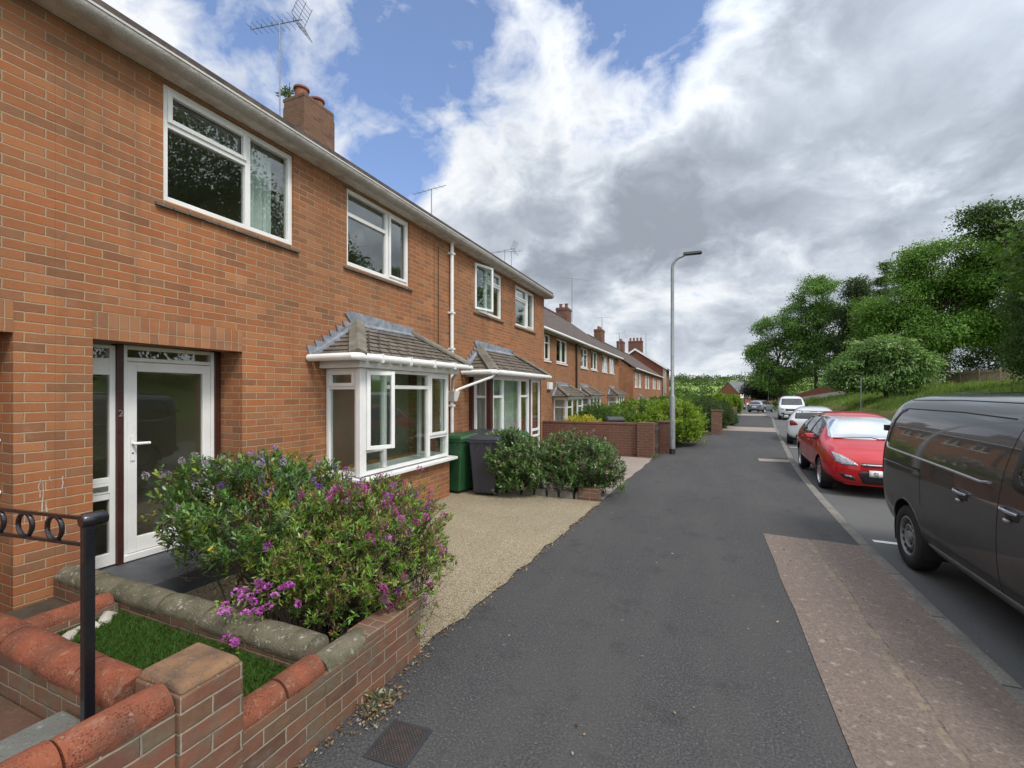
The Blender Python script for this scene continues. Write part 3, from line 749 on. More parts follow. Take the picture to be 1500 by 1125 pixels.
MB().box(FACE, -4.03, 8.3, 10.7, .5, .56).build('sill', 'white_upvc', bb, bevel=.004)
window(hB, fmat(-4.11, 8.49, .56, '+x'), 2.12, 1.54, vbars=[(.55, .05, 1.49), (1.55, .05, 1.49)], hbars=[(1.12, .05, .52), (1.12, 1.58, 2.07)], curtains=[(.02, 2.08, .03)])
window(hB, fmat(-4.51, 8.41, .56, '-y'), .32, 1.54, hbars=[(1.12, .05, .27)], curtains=[(.0, .32, .02)])
pd = MB(); px = -4.13
for y0, y1 in ((10.71, 10.77), (11.27, 11.335)): pd.box(px, px + .045, y0, y1, .1, 2.09)
for z0, z1 in ((.1, .2), (.62, .68), (.78, .84), (2.03, 2.09)): pd.box(px + .001, px + .044, 10.77, 11.27, z0, z1)
pdo = pd.build('porch_door', 'white_upvc', hB, bevel=.004); MB().box(px + .015, px + .025, 10.76, 11.28, .15, 2.05).build('pane', 'smoked_glass', pdo)
bay_roof(hB, FACE, -3.9, 8.12, 11.0 + .5, 2.2, 8.82, 10.6, 2.75, courses=7)
g = MB(); g.tube([(-4.58, 8.04, 2.18), (-3.9, 8.04, 2.18), (-3.85, 8.09, 2.18), (-3.85, 11.5, 2.18), (-3.9, 11.55, 2.18), (-4.58, 11.55, 2.18)], .05, 12); g.build('bay_gutter', 'white_upvc', hB, smooth=True)
dpm = MB(); dpm.tube([(-4.54, 7.57, 4.68), (-4.54, 7.57, .05)], .036, 12)
for z in (4.45, 3.3, 2.6, 1.5, .9): dpm.box(-4.6, -4.495, 7.515, 7.625, z, z + .035)
dpo = dpm.build('downpipe', 'white_upvc', hB, smooth=True)
hp = MB(); hp.hexa([(-4.6, 7.52, 1.6), (-4.46, 7.52, 1.6), (-4.46, 7.64, 1.6), (-4.6, 7.64, 1.6), (-4.6, 7.47, 1.8), (-4.42, 7.47, 1.8), (-4.42, 7.69, 1.8), (-4.6, 7.69, 1.8)])
hp.build('hopper', 'white_upvc', dpo, bevel=.004)
br = MB(); br.tube([(-3.88, 8.10, 2.15), (-3.92, 8.07, 2.08), (-4.42, 7.66, 1.84), (-4.47, 7.60, 1.80)], .028, 10); br.tube([(-4.1, 7.05, 2.16), (-4.3, 7.2, 2.02), (-4.5, 7.52, 1.82)], .03, 8); br.build('branch_pipe', 'white_upvc', dpo, smooth=True)
MB().tube([(-4.585, 7.16, 4.5), (-4.585, 7.16, 2.3)], .006, 5).build('cable', 'black_plastic', hB)

# the neighbour on the near side, mostly beyond the left edge of the frame
hN = thing('terraced_house', 'brick terraced house cut off by the left edge, only its upper wall showing', 'house', (FACE, -1, 0), 'houses of the near brick terrace')
m = MB(); wall_grid(m, FACE - .22, FACE, -5, 1.789, -.1, 4.68, [(.27, 1.56, -.1, 2.435), (-.4, 1.03, 3.55, 4.64), (-2.7, -1.3, 3.55, 4.64), (-3, -.9, .9, 2.2)])
m.box(-5.1, FACE - .22, 1.56, 1.785, 0, 2.5); m.box(-5.1, FACE - .22, .1, .27, 0, 2.5); m.box(-5.2, -5.1, .1, 1.8, 0, 2.5)
m.build('wall', 'house_brick', hN)
MB().box(FACE - .215, FACE + .003, .27, 1.56, 2.205, 2.435).build('lintel', 'soldier_brick', hN)
near_gutter(hN, -5, 1.79); near_roof(hN, -5, 1.79)
room(hN, -8.2, -4.83, -4.8, 1.4, 2.65, 4.63); room(hN, -8.2, -5.15, -4.8, 0, .3, 2.45)
window(hN, fmat(FACE - .03, -.4, 3.55, '+x'), 1.43, 1.09, vbars=[(.57, .055, 1.035)], hbars=[(.73, .6, 1.37)], sill='tile')
window(hN, fmat(FACE - .03, -2.7, 3.55, '+x'), 1.4, 1.09, vbars=[(.9, .055, 1.035)], sill='tile')
window(hN, fmat(FACE - .03, -3, .9, '+x'), 2.1, 1.3, vbars=[(.7, .055, 1.25), (1.4, .055, 1.25)], sill='tile')
gr = MB(); gr.tube([(-4.79, 1.555, 1.42), (-4.79, 1.49, 1.40), (-4.79, 1.47, 1.3), (-4.79, 1.47, 1.15), (-4.79, 1.49, 1.05), (-4.79, 1.555, 1.03)], .016, 10)
gr.build('grab_rail', 'white_upvc', hN, smooth=True)

# ---- the set-back terrace beyond
D2 = -6.1
def far_house(Y0, Y1, label, wins, bay, zf, ze, zr, D=D2, depth=8.2, chim=None, mat='house_brick', lo=False, hi=False, group='houses of the set-back terrace', zw=(3.13, 4.18), bayz=(.35, 1.5, 2.0), downpipe=None, ver=(0, 0), wl='double', meter=None, bx=.63, roofmat='roof_tile'):
    t = thing('terraced_house', label, 'house', (D, (Y0 + Y1) / 2, zf), group)
    ops = [(a, b, zw[0], zw[1]) for a, b in wins]
    if bay: ops.append((bay[0] + .1, bay[1] - .1, bayz[0] + .2, bayz[1]))
    gable_shell(t, D, depth, Y0, Y1, zf - .3, ze, zr, mat, ops, lo_end=lo, hi_end=hi)
    roof_slopes(t, D, depth, Y0 - ver[0], Y1 + ver[1], ze + .02, zr, over=.28, mat=roofmat)
    MB().box(D + .0, D + .24, Y0, Y1, ze - .16, ze - .09).build('soffit', 'cream_render', t)
    MB().tube([(D + .3, Y0 - ver[0], ze - .10), (D + .3, Y1 + ver[1], ze - .10)], .065, 10).build('gutter', 'white_paint', t, smooth=True)
    room(t, D - 3.5, D - .25, Y0 + .1, Y1 - .1, (zf + ze) / 2 + .3, ze - .02, wallm='interior_white'); room(t, D - 3.5, D - .25, Y0 + .1, Y1 - .1, zf, (zf + ze) / 2, wallm='interior_white')
    for k, (a, b) in enumerate(wins):
        w, h = b - a, zw[1] - zw[0]
        vb = [(w * .5, .05, h - .05)] if w > .9 else []
        window(t, fmat(D - .02, a, zw[0], '+x'), w, h, vbars=vb, hbars=[(h * .68, w * .53, w - .05)] if (k % 2 == 0 and w > .9) else [], sill='box', sill_mat='white_paint', fw=.06, sill_proud=.06, curtains=[(w * .05, w * .36, .03), (w * .66, w * .97, .03)])
    if bay:
        a, b = bay; x = D + bx; z0, z1, z2 = bayz
        MB().box(D + .001, x - .02, a + .02, b - .02, zf - .3, z0).build('bay_wall', mat, t)
        window(t, fmat(x, a, z0, '+x'), b - a, z1 - z0, vbars=[((b - a) * .33, .05, z1 - z0 - .05), ((b - a) * .66, .05, z1 - z0 - .05)], hbars=[((z1 - z0) * .68, .05, (b - a) * .3), ((z1 - z0) * .68, (b - a) * .7, b - a - .05)], curtains=[(.03, .5, .03), (b - a - .6, b - a - .05, .03)], name='window')
        window(t, fmat(D + .01, a + .001, z0, '-y'), bx - .08, z1 - z0, hbars=[((z1 - z0) * .68, .05, bx - .13)], curtains=[(.03, bx - .12, .02)])
        MB().box(D, x + .06, a - .05, b + .05, z1, z1 + .1).build('fascia', 'white_paint', t)
        bay_roof(t, D, x + .16, a - .2, b + .2, z1 + .1, a + .5, b - .5, z2 + .1, courses=6)
    if chim: chimney(t, *chim)
    if downpipe: MB().tube([(D + .06, downpipe, ze - .1), (D + .06, downpipe, zf)], .05, 8).build('downpipe', 'black_plastic', t, smooth=True)
    if meter:
        mo = MB(); mo.box(D, D + .12, meter - .22, meter + .22, 1.9, 2.2); mo.build('meter_box', 'white_upvc', t, bevel=.01)
    return t
far_house(14.8, 22.3, 'first house of the set-back brick terrace, with a white meter box and dark downpipe', [(16.95, 18.2), (19.1, 20.7)], (18.65, 21.3), -.1, 4.4, 7.45, lo=True, downpipe=22.25, meter=18.0)
far_house(22.3, 28.0, 'middle house of the set-back brick terrace, its bay roof just behind the nearer bay', [(23.3, 24.8), (25.6, 27.2)], (22.85, 25.3), -.15, 4.4, 7.45)
far_house(28.0, 34.4, 'far end house of the set-back terrace, with a two-pot chimney on its gable', [(28.6, 30.3), (31.0, 32.7)], (30.5, 33.1), -.2, 4.4, 7.45, hi=True, chim=(-10.65, -9.75, 33.2, 34.3, 6.9, 8.3, 2, 'dark_red_brick', .35, 'x', .13), ver=(0, .12))
# ---- third terrace, lower down the road
D3 = -6.0; G3 = 'houses of the third terrace'
far_house(41.2, 48.0, 'nearest house of the third terrace, its red brick gable end showing beyond the second terrace', [(42.1, 43.9), (44.6, 46.4)], (44.4, 47.0), -.6, 4.02, 7.0, D=D3, lo=True, chim=(-10.5, -9.7, 45.3, 46.7, 6.5, 8.2, 2, 'dark_red_brick', .3, 'y', .14), group=G3, zw=(2.3, 3.6), bayz=(-.1, .9, 1.4), ver=(.12, 0))
far_house(48.0, 55.6, 'middle house of the third terrace beyond the yellow-green hedge', [(49.6, 51.2), (52, 53.4)], None, -.65, 4.0, 7.0, D=D3, group=G3, zw=(2.25, 3.55))
far_house(55.6, 69.0, 'last wide house of the third terrace beside the tall gabled house', [(57, 58.4), (59.0, 60.3), (62.7, 64.2), (65, 66.5)], None, -.75, 4.0, 7.0, D=D3, chim=(-10.5, -9.7, 57.8, 59.3, 6.5, 8.3, 2, 'dark_red_brick', .3, 'y', .14), group=G3, zw=(2.25, 3.5), hi=True)
# ---- tall house, gable towards the street corner
tg = thing('gabled_house', 'tall red brick house with white bargeboards and a four-pot chimney, seen gable-on', 'house', (-9.9, 70, -.9))
gm = MB(); gm.prism([(-5.9, -1.2), (-5.9, 5.55), (-9.9, 8.2), (-13.9, 5.55), (-13.9, -1.2)], 70, 82, 'y'); gm.build('wall', 'red_gable_brick', tg)
MB().box(-5.93, -5.5, 69.97, 70.6, -1.2, 5.5).build('corner_render', 'cream_render', tg)
rf = MB(); rf.prism([(-5.3, 5.2), (-9.9, 8.25), (-9.9, 8.42), (-5.3, 5.37)], 69.75, 82.2, 'y'); rf.prism([(-14.5, 5.2), (-14.5, 5.37), (-9.9, 8.42), (-9.9, 8.25)], 69.75, 82.2, 'y'); rf.build('roof', 'roof_tile', tg)
bg = MB(); bg.prism([(-5.3, 5.1), (-9.9, 8.15), (-9.9, 8.45), (-5.3, 5.40)], 69.68, 69.75, 'y'); bg.prism([(-14.5, 5.1), (-14.5, 5.4), (-9.9, 8.45), (-9.9, 8.15)], 69.68, 69.75, 'y'); bg.build('bargeboard', 'white_paint', tg)
chimney(tg, -11.1, -9.0, 71, 71.9, 7.3, 9.7, 4, 'dark_red_brick', .5, 'x', .16)
# ---- far terrace at the end of the road
for k, (x, y) in enumerate(((6.1, 152), (10.3, 155.4), (14.5, 158.8))):
    lab = ('red brick end house with a plain gable at the far end of the road', 'middle house of the far stepped brick terrace', 'last house of the far stepped brick terrace, by the pole')[k]
    t = thing('stepped_house', lab, 'house', (x, y, -3.4), 'far stepped terrace')
    OFF[t.name] = Vector(); t.rotation_euler[2] = R(-50)
    g = 3.7; e = 5.3 - .35 * k; r_ = 8.3 - .35 * k; L_ = 5.5
    MB().prism([(-g, -.6), (-g, e), (0, r_), (g, e), (g, -.6)], 0, L_ - .02, 'y').build('wall', 'red_gable_brick', t)
    rr = MB()
    for sg in (-1, 1): rr.prism([(0, r_ + .02), (sg * (g + .35), e - .25), (sg * (g + .35), e - .07), (0, r_ + .2)], -.12, L_ + .1, 'y')
    rr.build('roof', 'grey_roof_tile', t)
    for z in (.9, 3.5):
        for dy in (.9, 3.3): MB().box(g, g + .05, dy, dy + 1.3, z, z + 1.15).build('window', 'white_upvc', t)
# aerials
aerial('television_aerial', 'tall aerial with a grid reflector beside the weedy chimney of the nearest roof', (-8.48, 6.96, 7.0), 9.78, math.atan2(.24, 1.19), 1.25, n=9)
aerial('television_aerial', 'rooftop aerial near the far end of the near terrace roof', (-8.6, 13.0, 7.2), 8.72, math.atan2(-.15, 1.44), 1.4, n=6, refl=False, el=.2)
aerial('television_aerial', 'thin taller mast of the pair of aerials above the gap between the terraces', (-10.1, 23.3, 7.3), 9.75, .2, 1.5, n=7, refl=False, el=.25)
aerial('television_aerial', 'shorter aerial of the pair above the gap between the terraces', (-10.1, 22.4, 7.3), 9.55, -.15, 1.5, n=7, refl=True, el=.2)
aerial('television_aerial', 'very tall mast with a drooping boom on the two-pot chimney of the set-back terrace', (-9.7, 34.35, 7.3), 10.75, math.pi + .3, 2.6, n=3, refl=False, el=.3, drop=.15, mast_r=.03)
aerial('television_aerial', 'aerial on the nearest chimney of the third terrace', (-10.0, 46.8, 7.0), 9.6, math.pi, 1.7, n=5, refl=False, el=.25, mast_r=.03)
aerial('television_aerial', 'aerial with close elements beside the last chimney of the third terrace', (-10.1, 57.5, 7.0), 9.3, .1, 1.6, n=6, refl=True, el=.25, mast_r=.03)
aerial('television_aerial', 'slim mast behind the four-pot chimney of the gabled house', (-8.6, 72.2, 7.6), 10.9, .4, 1.2, n=3, refl=False, el=.3, mast_r=.035)
# ------------------------------------------------------------------ ground
def rangef(a, b, s):
    out = []; x = a
    while x < b - 1e-6: out.append(x); x += s
    return out
xs = [-1800, -900, -450, -220, -120, -70, -45, -30, -20, -14, -9, -5, -2, 1, 4] + rangef(6, 34, .8) + [36, 40, 46, 55, 70, 95, 130, 200, 350, 600, 1000, 1800]
ys = [-400, -150, -60, -30, -15] + rangef(-8, 100, 1.6) + rangef(100, 200, 10) + rangef(200, 700, 25) + [760, 900, 1200, 1800]
m = MB(); nx = len(xs)
m.add([(x, y, tz(x, y)) for y in ys for x in xs], [(j * nx + i, j * nx + i + 1, (j + 1) * nx + i + 1, (j + 1) * nx + i) for j in range(len(ys) - 1) for i in range(nx - 1)])
struct(m.build('ground', 'ground_grass', None, smooth=True, sharp=180))
def ribbon(name, fa, fb, dz, mat, y0, y1, step=1.0, n=1, top=None):
    m = MB(); Y = rangef(y0, y1, step) + [y1]
    vs = []
    for y in Y:
        a, b = fa(y), fb(y)
        for k in range(n + 1): vs.append((a + (b - a) * k / n, y, zg(y) + dz))
    w = n + 1
    m.add(vs, [(j * w + k, j * w + k + 1, (j + 1) * w + k + 1, (j + 1) * w + k) for j in range(len(Y) - 1) for k in range(n)])
    return struct(m.build(name, mat))
ribbon('road', lambda y: Kx(y) - .02 if y < 54 else Lx(y), lambda y: Rx(y) + .02, -.125, 'asphalt_road', -30, 140, 1.0, 2)
ribbon('pavement', lambda y: Lx(y) - .12, lambda y: Kx(y) - .135, 0., 'asphalt_pavement', -30, 54.5, .5, 2)
ribbon('garden_ground', lambda y: -40, lambda y: Lx(y) - .1, -.03, 'soil', -30, 100, 1.0, 2)
def kerb(name, f, inner, outer, y0, y1):
    m = MB(); Y = rangef(y0, y1, .5) + [y1]; vs = []
    for y in Y:
        x = f(y); z = zg(y)
        vs += [(x + inner, y, z - .3), (x + inner, y, z + .004), (x + outer * .75 + inner * .25, y, z + .006), (x + outer, y, z - .018), (x + outer, y, z - .3)]
    n = 5
    m.add(vs, [(j * n + k, (j + 1) * n + k, (j + 1) * n + k + 1, j * n + k + 1) for j in range(len(Y) - 1) for k in range(n - 1)])
    return struct(m.build(name, 'kerb_concrete', None, smooth=True, sharp=50))
kerb('kerb', Kx, -.135, 0., -30, 54.5)
kerb('far_kerb', Rx, .13, 0., -30, 130)
def sheet(name, pts, dz, mat, sub=0):
    m = MB(); m.add([(x, y, zg(y) + dz) for x, y in pts], [tuple(range(len(pts)))]); return struct(m.build(name, mat))
rj = random.Random(3)
def jag(p, q, n, a):
    return [(p[0] + (q[0] - p[0]) * i / n + (rj.uniform(-a, a) if 0 < i < n else 0), p[1] + (q[1] - p[1]) * i / n + (rj.uniform(-a, a) if 0 < i < n else 0)) for i in range(n)]
sheet('vehicle_crossover', jag((.655, 6.44), (.63, -8), 40, .008) + [(1.655, -8)] + [(1.63, 6.36)] + jag((1.63, 6.36), (.655, 6.44), 8, .012), .005, 'crossover_concrete')
sheet('vehicle_crossover', [(Lx(25.2) - .1, 25.2), (Kx(25.2) - .14, 25.0), (Kx(28.4) - .14, 28.4), (Lx(28.4) - .1, 28.6)], .005, 'pale_paving')
sheet('vehicle_crossover', [(Lx(46) - .1, 46), (Kx(46) - .14, 46), (Kx(51) - .14, 51), (Lx(51) - .1, 51)], .005, 'pale_paving')
sheet('pavement_patch', [(1.28, 13.55), (Kx(13.6) - .14, 13.6), (Kx(14.15) - .14, 14.15), (1.3, 14.1)], .005, 'pale_paving')
sheet('drive', [(-4.6, 1.97), (-1.9, 1.97)] + [(-1.9, 2.5), (-1.79, 2.56)] + jag((-1.79, 2.56), (-1.56, 7.22), 26, .035) + [(-1.56, 7.22), (-4.6, 7.22)], .012, 'buff_gravel')
sheet('paving', [(-4.6, 7.4), (-1.56, 7.4)] + jag((-1.56, 7.5), (-1.34, 12.94), 12, .03) + [(-1.34, 12.94), (-4.6, 12.94)], .010, 'pale_paving')
# white bay marking on the road beside the van
mk = MB(); mk.add([(1.95, 7.05, -.1205), (2.6, 7.02, -.1205), (2.6, 7.12, -.1205), (1.95, 7.15, -.1205)], [(0, 1, 2, 3)]); struct(mk.build('road_marking', 'white_paint'))
for y, L_ in ((19.0, 1.8), ):
    mk = MB(); mk.add([(Kx(y) + .12, y, zg(y) - .1205), (Kx(y) + L_, y - .15, zg(y) - .1205), (Kx(y) + L_, y - .03, zg(y) - .1205), (Kx(y) + .12, y + .12, zg(y) - .1205)], [(0, 1, 2, 3)]); struct(mk.build('road_marking', 'white_paint'))

# ------------------------------------------------------------------ front garden walls
def half_round(m, p, q, r, seg=.3, z=.5, jitter=.004, squash=1.0, rr=None):
    p, q = Vector(p), Vector(q); L = (q - p).length; n = max(1, round(L / seg)); d = (q - p).normalized(); s = d.cross(Vector((0, 0, 1))).normalized()
    K = 12
    for i in range(n):
        a = p + d * (L * i / n + .004); b = p + d * (L * (i + 1) / n - .004)
        jz = Vector((0, 0, rnd.uniform(-jitter, jitter))) + s * rnd.uniform(-jitter, jitter)
        vs = []; fs = []
        R_ = r * rnd.uniform(.97, 1.03)
        pr = [(R_ * .86, -.035)] + [(R_ * math.cos(math.pi * k / K), R_ * squash * math.sin(math.pi * k / K)) for k in range(K + 1)] + [(-R_ * .86, -.035)]
        nn = 4
        for j in range(nn + 1):
            c = a.lerp(b, j / nn) + jz; e = .965 if j in (0, nn) else 1.0
            for (x, zz) in pr:
                w = rnd.uniform(.99, 1.01) * e
                vs.append(c + s * x * w + Vector((0, 0, zz * w)))
        np_ = len(pr)
        for j in range(nn):
            for k in range(np_ - 1): fs.append((j * np_ + k, j * np_ + k + 1, (j + 1) * np_ + k + 1, (j + 1) * np_ + k))
            fs.append((j * np_ + np_ - 1, j * np_, (j + 1) * np_, (j + 1) * np_ + np_ - 1))
        fs += [tuple(range(np_)), tuple(range((nn + 1) * np_ - 1, nn * np_ - 1, -1))]
        m.add(vs, fs)
fw = thing('front_wall', 'low brick wall along the pavement edge with terracotta and mossy coping, brick pier in it', 'garden wall', (-1.9, 1.2, 0))
m = MB(); m.box(-1.95, -1.795, -3, 1.035, -.15, .612); m.box(-1.95, -1.79, 1.285, 1.74, -.15, .338); m.box(-1.948, -1.79, 1.74, 2.57, -.15, .325)
m.box(-1.946, -1.791, 2.05, 2.57, .325, .37)
m.build('brickwork', 'garden_brick', fw, bevel=.006)
m = MB(); m.box(-2.06, -1.775, 1.035, 1.285, -.15, .648); pm = m.build('pier', 'garden_brick', fw, bevel=.008)
cap = MB(); cap.hexa([(-2.058, 1.037, .648), (-1.777, 1.037, .648), (-1.777, 1.283, .648), (-2.058, 1.283, .648), (-2.04, 1.055, .682), (-1.797, 1.055, .676), (-1.797, 1.265, .68), (-2.04, 1.265, .684)])
cap.build('cap', 'pillar_cap', pm, bevel=.012)
m = MB(); half_round(m, (-1.872, -3, .612), (-1.872, 1.03, .612), .080, .32, squash=.95); half_round(m, (-1.868, 1.29, .338), (-1.868, 1.74, .338), .077, .225, squash=.95); m.build('coping', 'clay_coping', fw, smooth=True)
m = MB(); half_round(m, (-1.87, 1.76, .325), (-1.87, 2.10, .325), .084, .3, jitter=.008, squash=.75); o = m.build('coping', 'mossy_coping', fw, smooth=True); o['label'] = 'grey mossy length of coping'
dw = thing('dividing_wall', 'low wall between lawn and shrubs under a grey mossy half-round coping', 'garden wall', (-3.2, 1.86, .1))
m = MB(); m.box(-4.59, -2.03, 1.775, 1.945, -.1, .345); m.build('brickwork', 'garden_brick', dw)
m = MB(); half_round(m, (-4.58, 1.86, .34), (-1.98, 1.86, .345), .094, .46, jitter=.007, squash=.88); m.build('coping', 'mossy_coping', dw, smooth=True)
lw = thing('side_wall', 'low wall beside the neighbour\'s path with a row of rough terracotta coping tiles', 'garden wall', (-3.2, 1.05, .1))
m = MB(); m.box(-4.59, -2.07, .97, 1.13, -.1, .565); m.build('brickwork', 'garden_brick', lw)
m = MB(); half_round(m, (-4.58, 1.05, .568), (-2.07, 1.05, .568), .084, .3, squash=.95); m.build('coping', 'clay_coping', lw, smooth=True)
bw = thing('back_edging', 'short terracotta coped edging at the house end of the lawn', 'garden wall', (-3.78, 1.45, .2))
m = MB(); m.box(-3.87, -3.69, 1.15, 1.76, 0, .33); m.build('brickwork', 'garden_brick', bw)
m = MB(); half_round(m, (-3.78, 1.17, .325), (-3.78, 1.75, .325), .078, .58, squash=.95); m.build('coping', 'clay_coping', bw, smooth=True)
# raised soil between house and edging, lawn bed and neighbour's path (the setting)
struct(MB().box(-4.59, -3.87, 1.14, 1.77, -.1, .2).build('garden_bed', 'soil'))
struct(MB().box(-3.69, -2.02, 1.14, 1.77, -.1, .262).build('lawn_bed', 'soil'))
struct(MB().box(-4.6, -2.4, -3, .96, -.1, .39).build('garden_path', 'path_tile'))
struct(MB().box(-2.4, -2.02, -3, .958, -.1, .485).build('path_step', 'step_concrete', None, bevel=.01))
# white edging stones
vs = MB()
es = thing('edging_stone', 'pale whitish rough stone edging between lawn and terracotta edging', 'edging', (-3.6, 1.4, .26))
pth = []; rr_ = []
for i in range(15):
    t = i / 14; pth.append((-3.63 + .05 * math.sin(i * 1.3) + .09 * (1 - t), 1.17 + .56 * t, .27 + .018 * math.sin(i * 2.1))); rr_.append(.03 + .018 * abs(math.sin(i * 1.7 + .4)) * (1.2 - .6 * t))
vs.tube(pth, rr_, 9, flat=.8); vs.build('stone', 'pale_stone', es, smooth=True, sharp=70)

# grass, as blades
def blades(name, mat, pts, h, w, rng, colors, lean=.4, label=None):
    n = len(pts); P = np.array(pts, dtype=np.float32)
    a = rng.uniform(0, 2 * np.pi, n); hh = np.asarray(h) * rng.uniform(.55, 1.25, n); ln = lean * hh * rng.uniform(.1, 1.3, n); b = rng.uniform(0, 2 * np.pi, n)
    s = np.stack([np.cos(a), np.sin(a), np.zeros(n)], 1) * (w * rng.uniform(.6, 1.3, n))[:, None]
    tip = P + np.stack([np.cos(b) * ln, np.sin(b) * ln, hh], 1)
    mid = P + np.stack([np.cos(b) * ln * .3, np.sin(b) * ln * .3, hh * .6], 1)
    V = np.stack([P - s, P + s, mid + s * .7, tip, mid - s * .7], 1).reshape(-1, 3)
    F = (np.arange(n)[:, None] * 5 + np.array([0, 1, 2, 3, 4])).astype(np.int32)
    return poly_mesh(name, V, F, 5, mat, np.repeat(pick_colors(rng, n, colors), 5, 0))
def pick_colors(rng, n, colors, jit=.22):
    C = np.array(colors, dtype=np.float32); k = rng.integers(0, len(C), n); c = C[k] * (1 + rng.uniform(-jit, jit, (n, 1))); 
    return np.clip(np.concatenate([c, np.ones((n, 1))], 1), 0, 1).astype(np.float32)
def poly_mesh(name, V, F, k, mat, cols=None, parent=None):
    me = bpy.data.meshes.new(name); n = len(F)
    V = np.asarray(V, dtype=np.float32)
    if parent is not None and parent.name in OFF:
        V = V - np.array(OFF[parent.name][:], dtype=np.float32)
    me.vertices.add(len(V)); me.vertices.foreach_set('co', V.ravel())
    me.loops.add(n * k); me.loops.foreach_set('vertex_index', F.astype(np.int32).ravel())
    me.polygons.add(n); me.polygons.foreach_set('loop_start', np.arange(0, n * k, k, dtype=np.int32)); me.polygons.foreach_set('loop_total', np.full(n, k, dtype=np.int32))
    me.update(calc_edges=True)
    if cols is not None:
        at = me.color_attributes.new('Col', 'FLOAT_COLOR', 'POINT'); at.data.foreach_set('color', cols.astype(np.float32).ravel())
    me.materials.append(MATS[mat])
    o = bpy.data.objects.new(name, me); col.objects.link(o)
    if parent is not None:
        o.parent = parent; OFF[o.name] = OFF.get(parent.name, Vector())
    return o
rng = np.random.default_rng(11)
n = 42000
gx = rng.uniform(-3.68, -2.03, n); gy = rng.uniform(1.15, 1.765, n)
lawn = blades('lawn', 'foliage', np.stack([gx, gy, np.full(n, .26)], 1), .035, .0022, rng, [(.045, .135, .018), (.06, .17, .025), (.035, .10, .016), (.085, .18, .035), (.12, .15, .05)], .7)
lawn['kind'] = 'stuff'
# rough grass on the bank
pts = []; bh = []
r2 = random.Random(5)
while len(pts) < 70000:
    y = 14 + 86 * r2.random() ** 1.15; x = Rx(y) + .25 + 15 * r2.random() ** 1.3
    c = noise.noise(Vector((x * .5, y * .5, 9)))
    if r2.random() < .45 + .9 * c + .25: pts.append((x, y, tz(x, y) - .03)); bh.append((.26 + .55 * max(0, noise.noise(Vector((x * .9, y * .9, 2)))) + .5 * max(0, noise.noise(Vector((x * .25, y * .25, 5))))) * (.35 if x < Rx(y) + 1.2 else 1))
bg_ = blades('bank_grass', 'foliage', pts, bh, .016, rng, [(.13, .25, .035), (.18, .31, .05), (.09, .18, .035), (.25, .33, .085), (.23, .24, .09)], .5)
bg_['kind'] = 'stuff'

# ------------------------------------------------------------------ leaves, shrubs, trees
def unit(v): return v / np.maximum(1e-6, np.linalg.norm(v, axis=1))[:, None]
def leaf_quads(name, base, d, nrm, L, W, cols, mat, parent=None, bend=.25):
    """one six-sided leaf per row: base point, direction along the leaf, blade normal"""
    n = len(base); d = unit(d); s = unit(np.cross(d, nrm)); u = np.cross(s, d)
    L = np.asarray(L).reshape(-1, 1) * np.ones((n, 1)); W = np.asarray(W).reshape(-1, 1) * np.ones((n, 1))
    tip = base + d * L - u * L * bend * .5
    m1 = base + d * L * .35 + u * L * bend * .2; m2 = base + d * L * .72
    V = np.stack([base, m1 + s * W * .45, m2 + s * W * .36, tip, m2 - s * W * .36, m1 - s * W * .45], 1).reshape(-1, 3)
    F = np.arange(n)[:, None] * 6 + np.arange(6)
    return poly_mesh(name, V, F, 6, mat, np.repeat(cols, 6, 0), parent)
def rand_dirs(rng, n): return unit(rng.normal(size=(n, 3)))

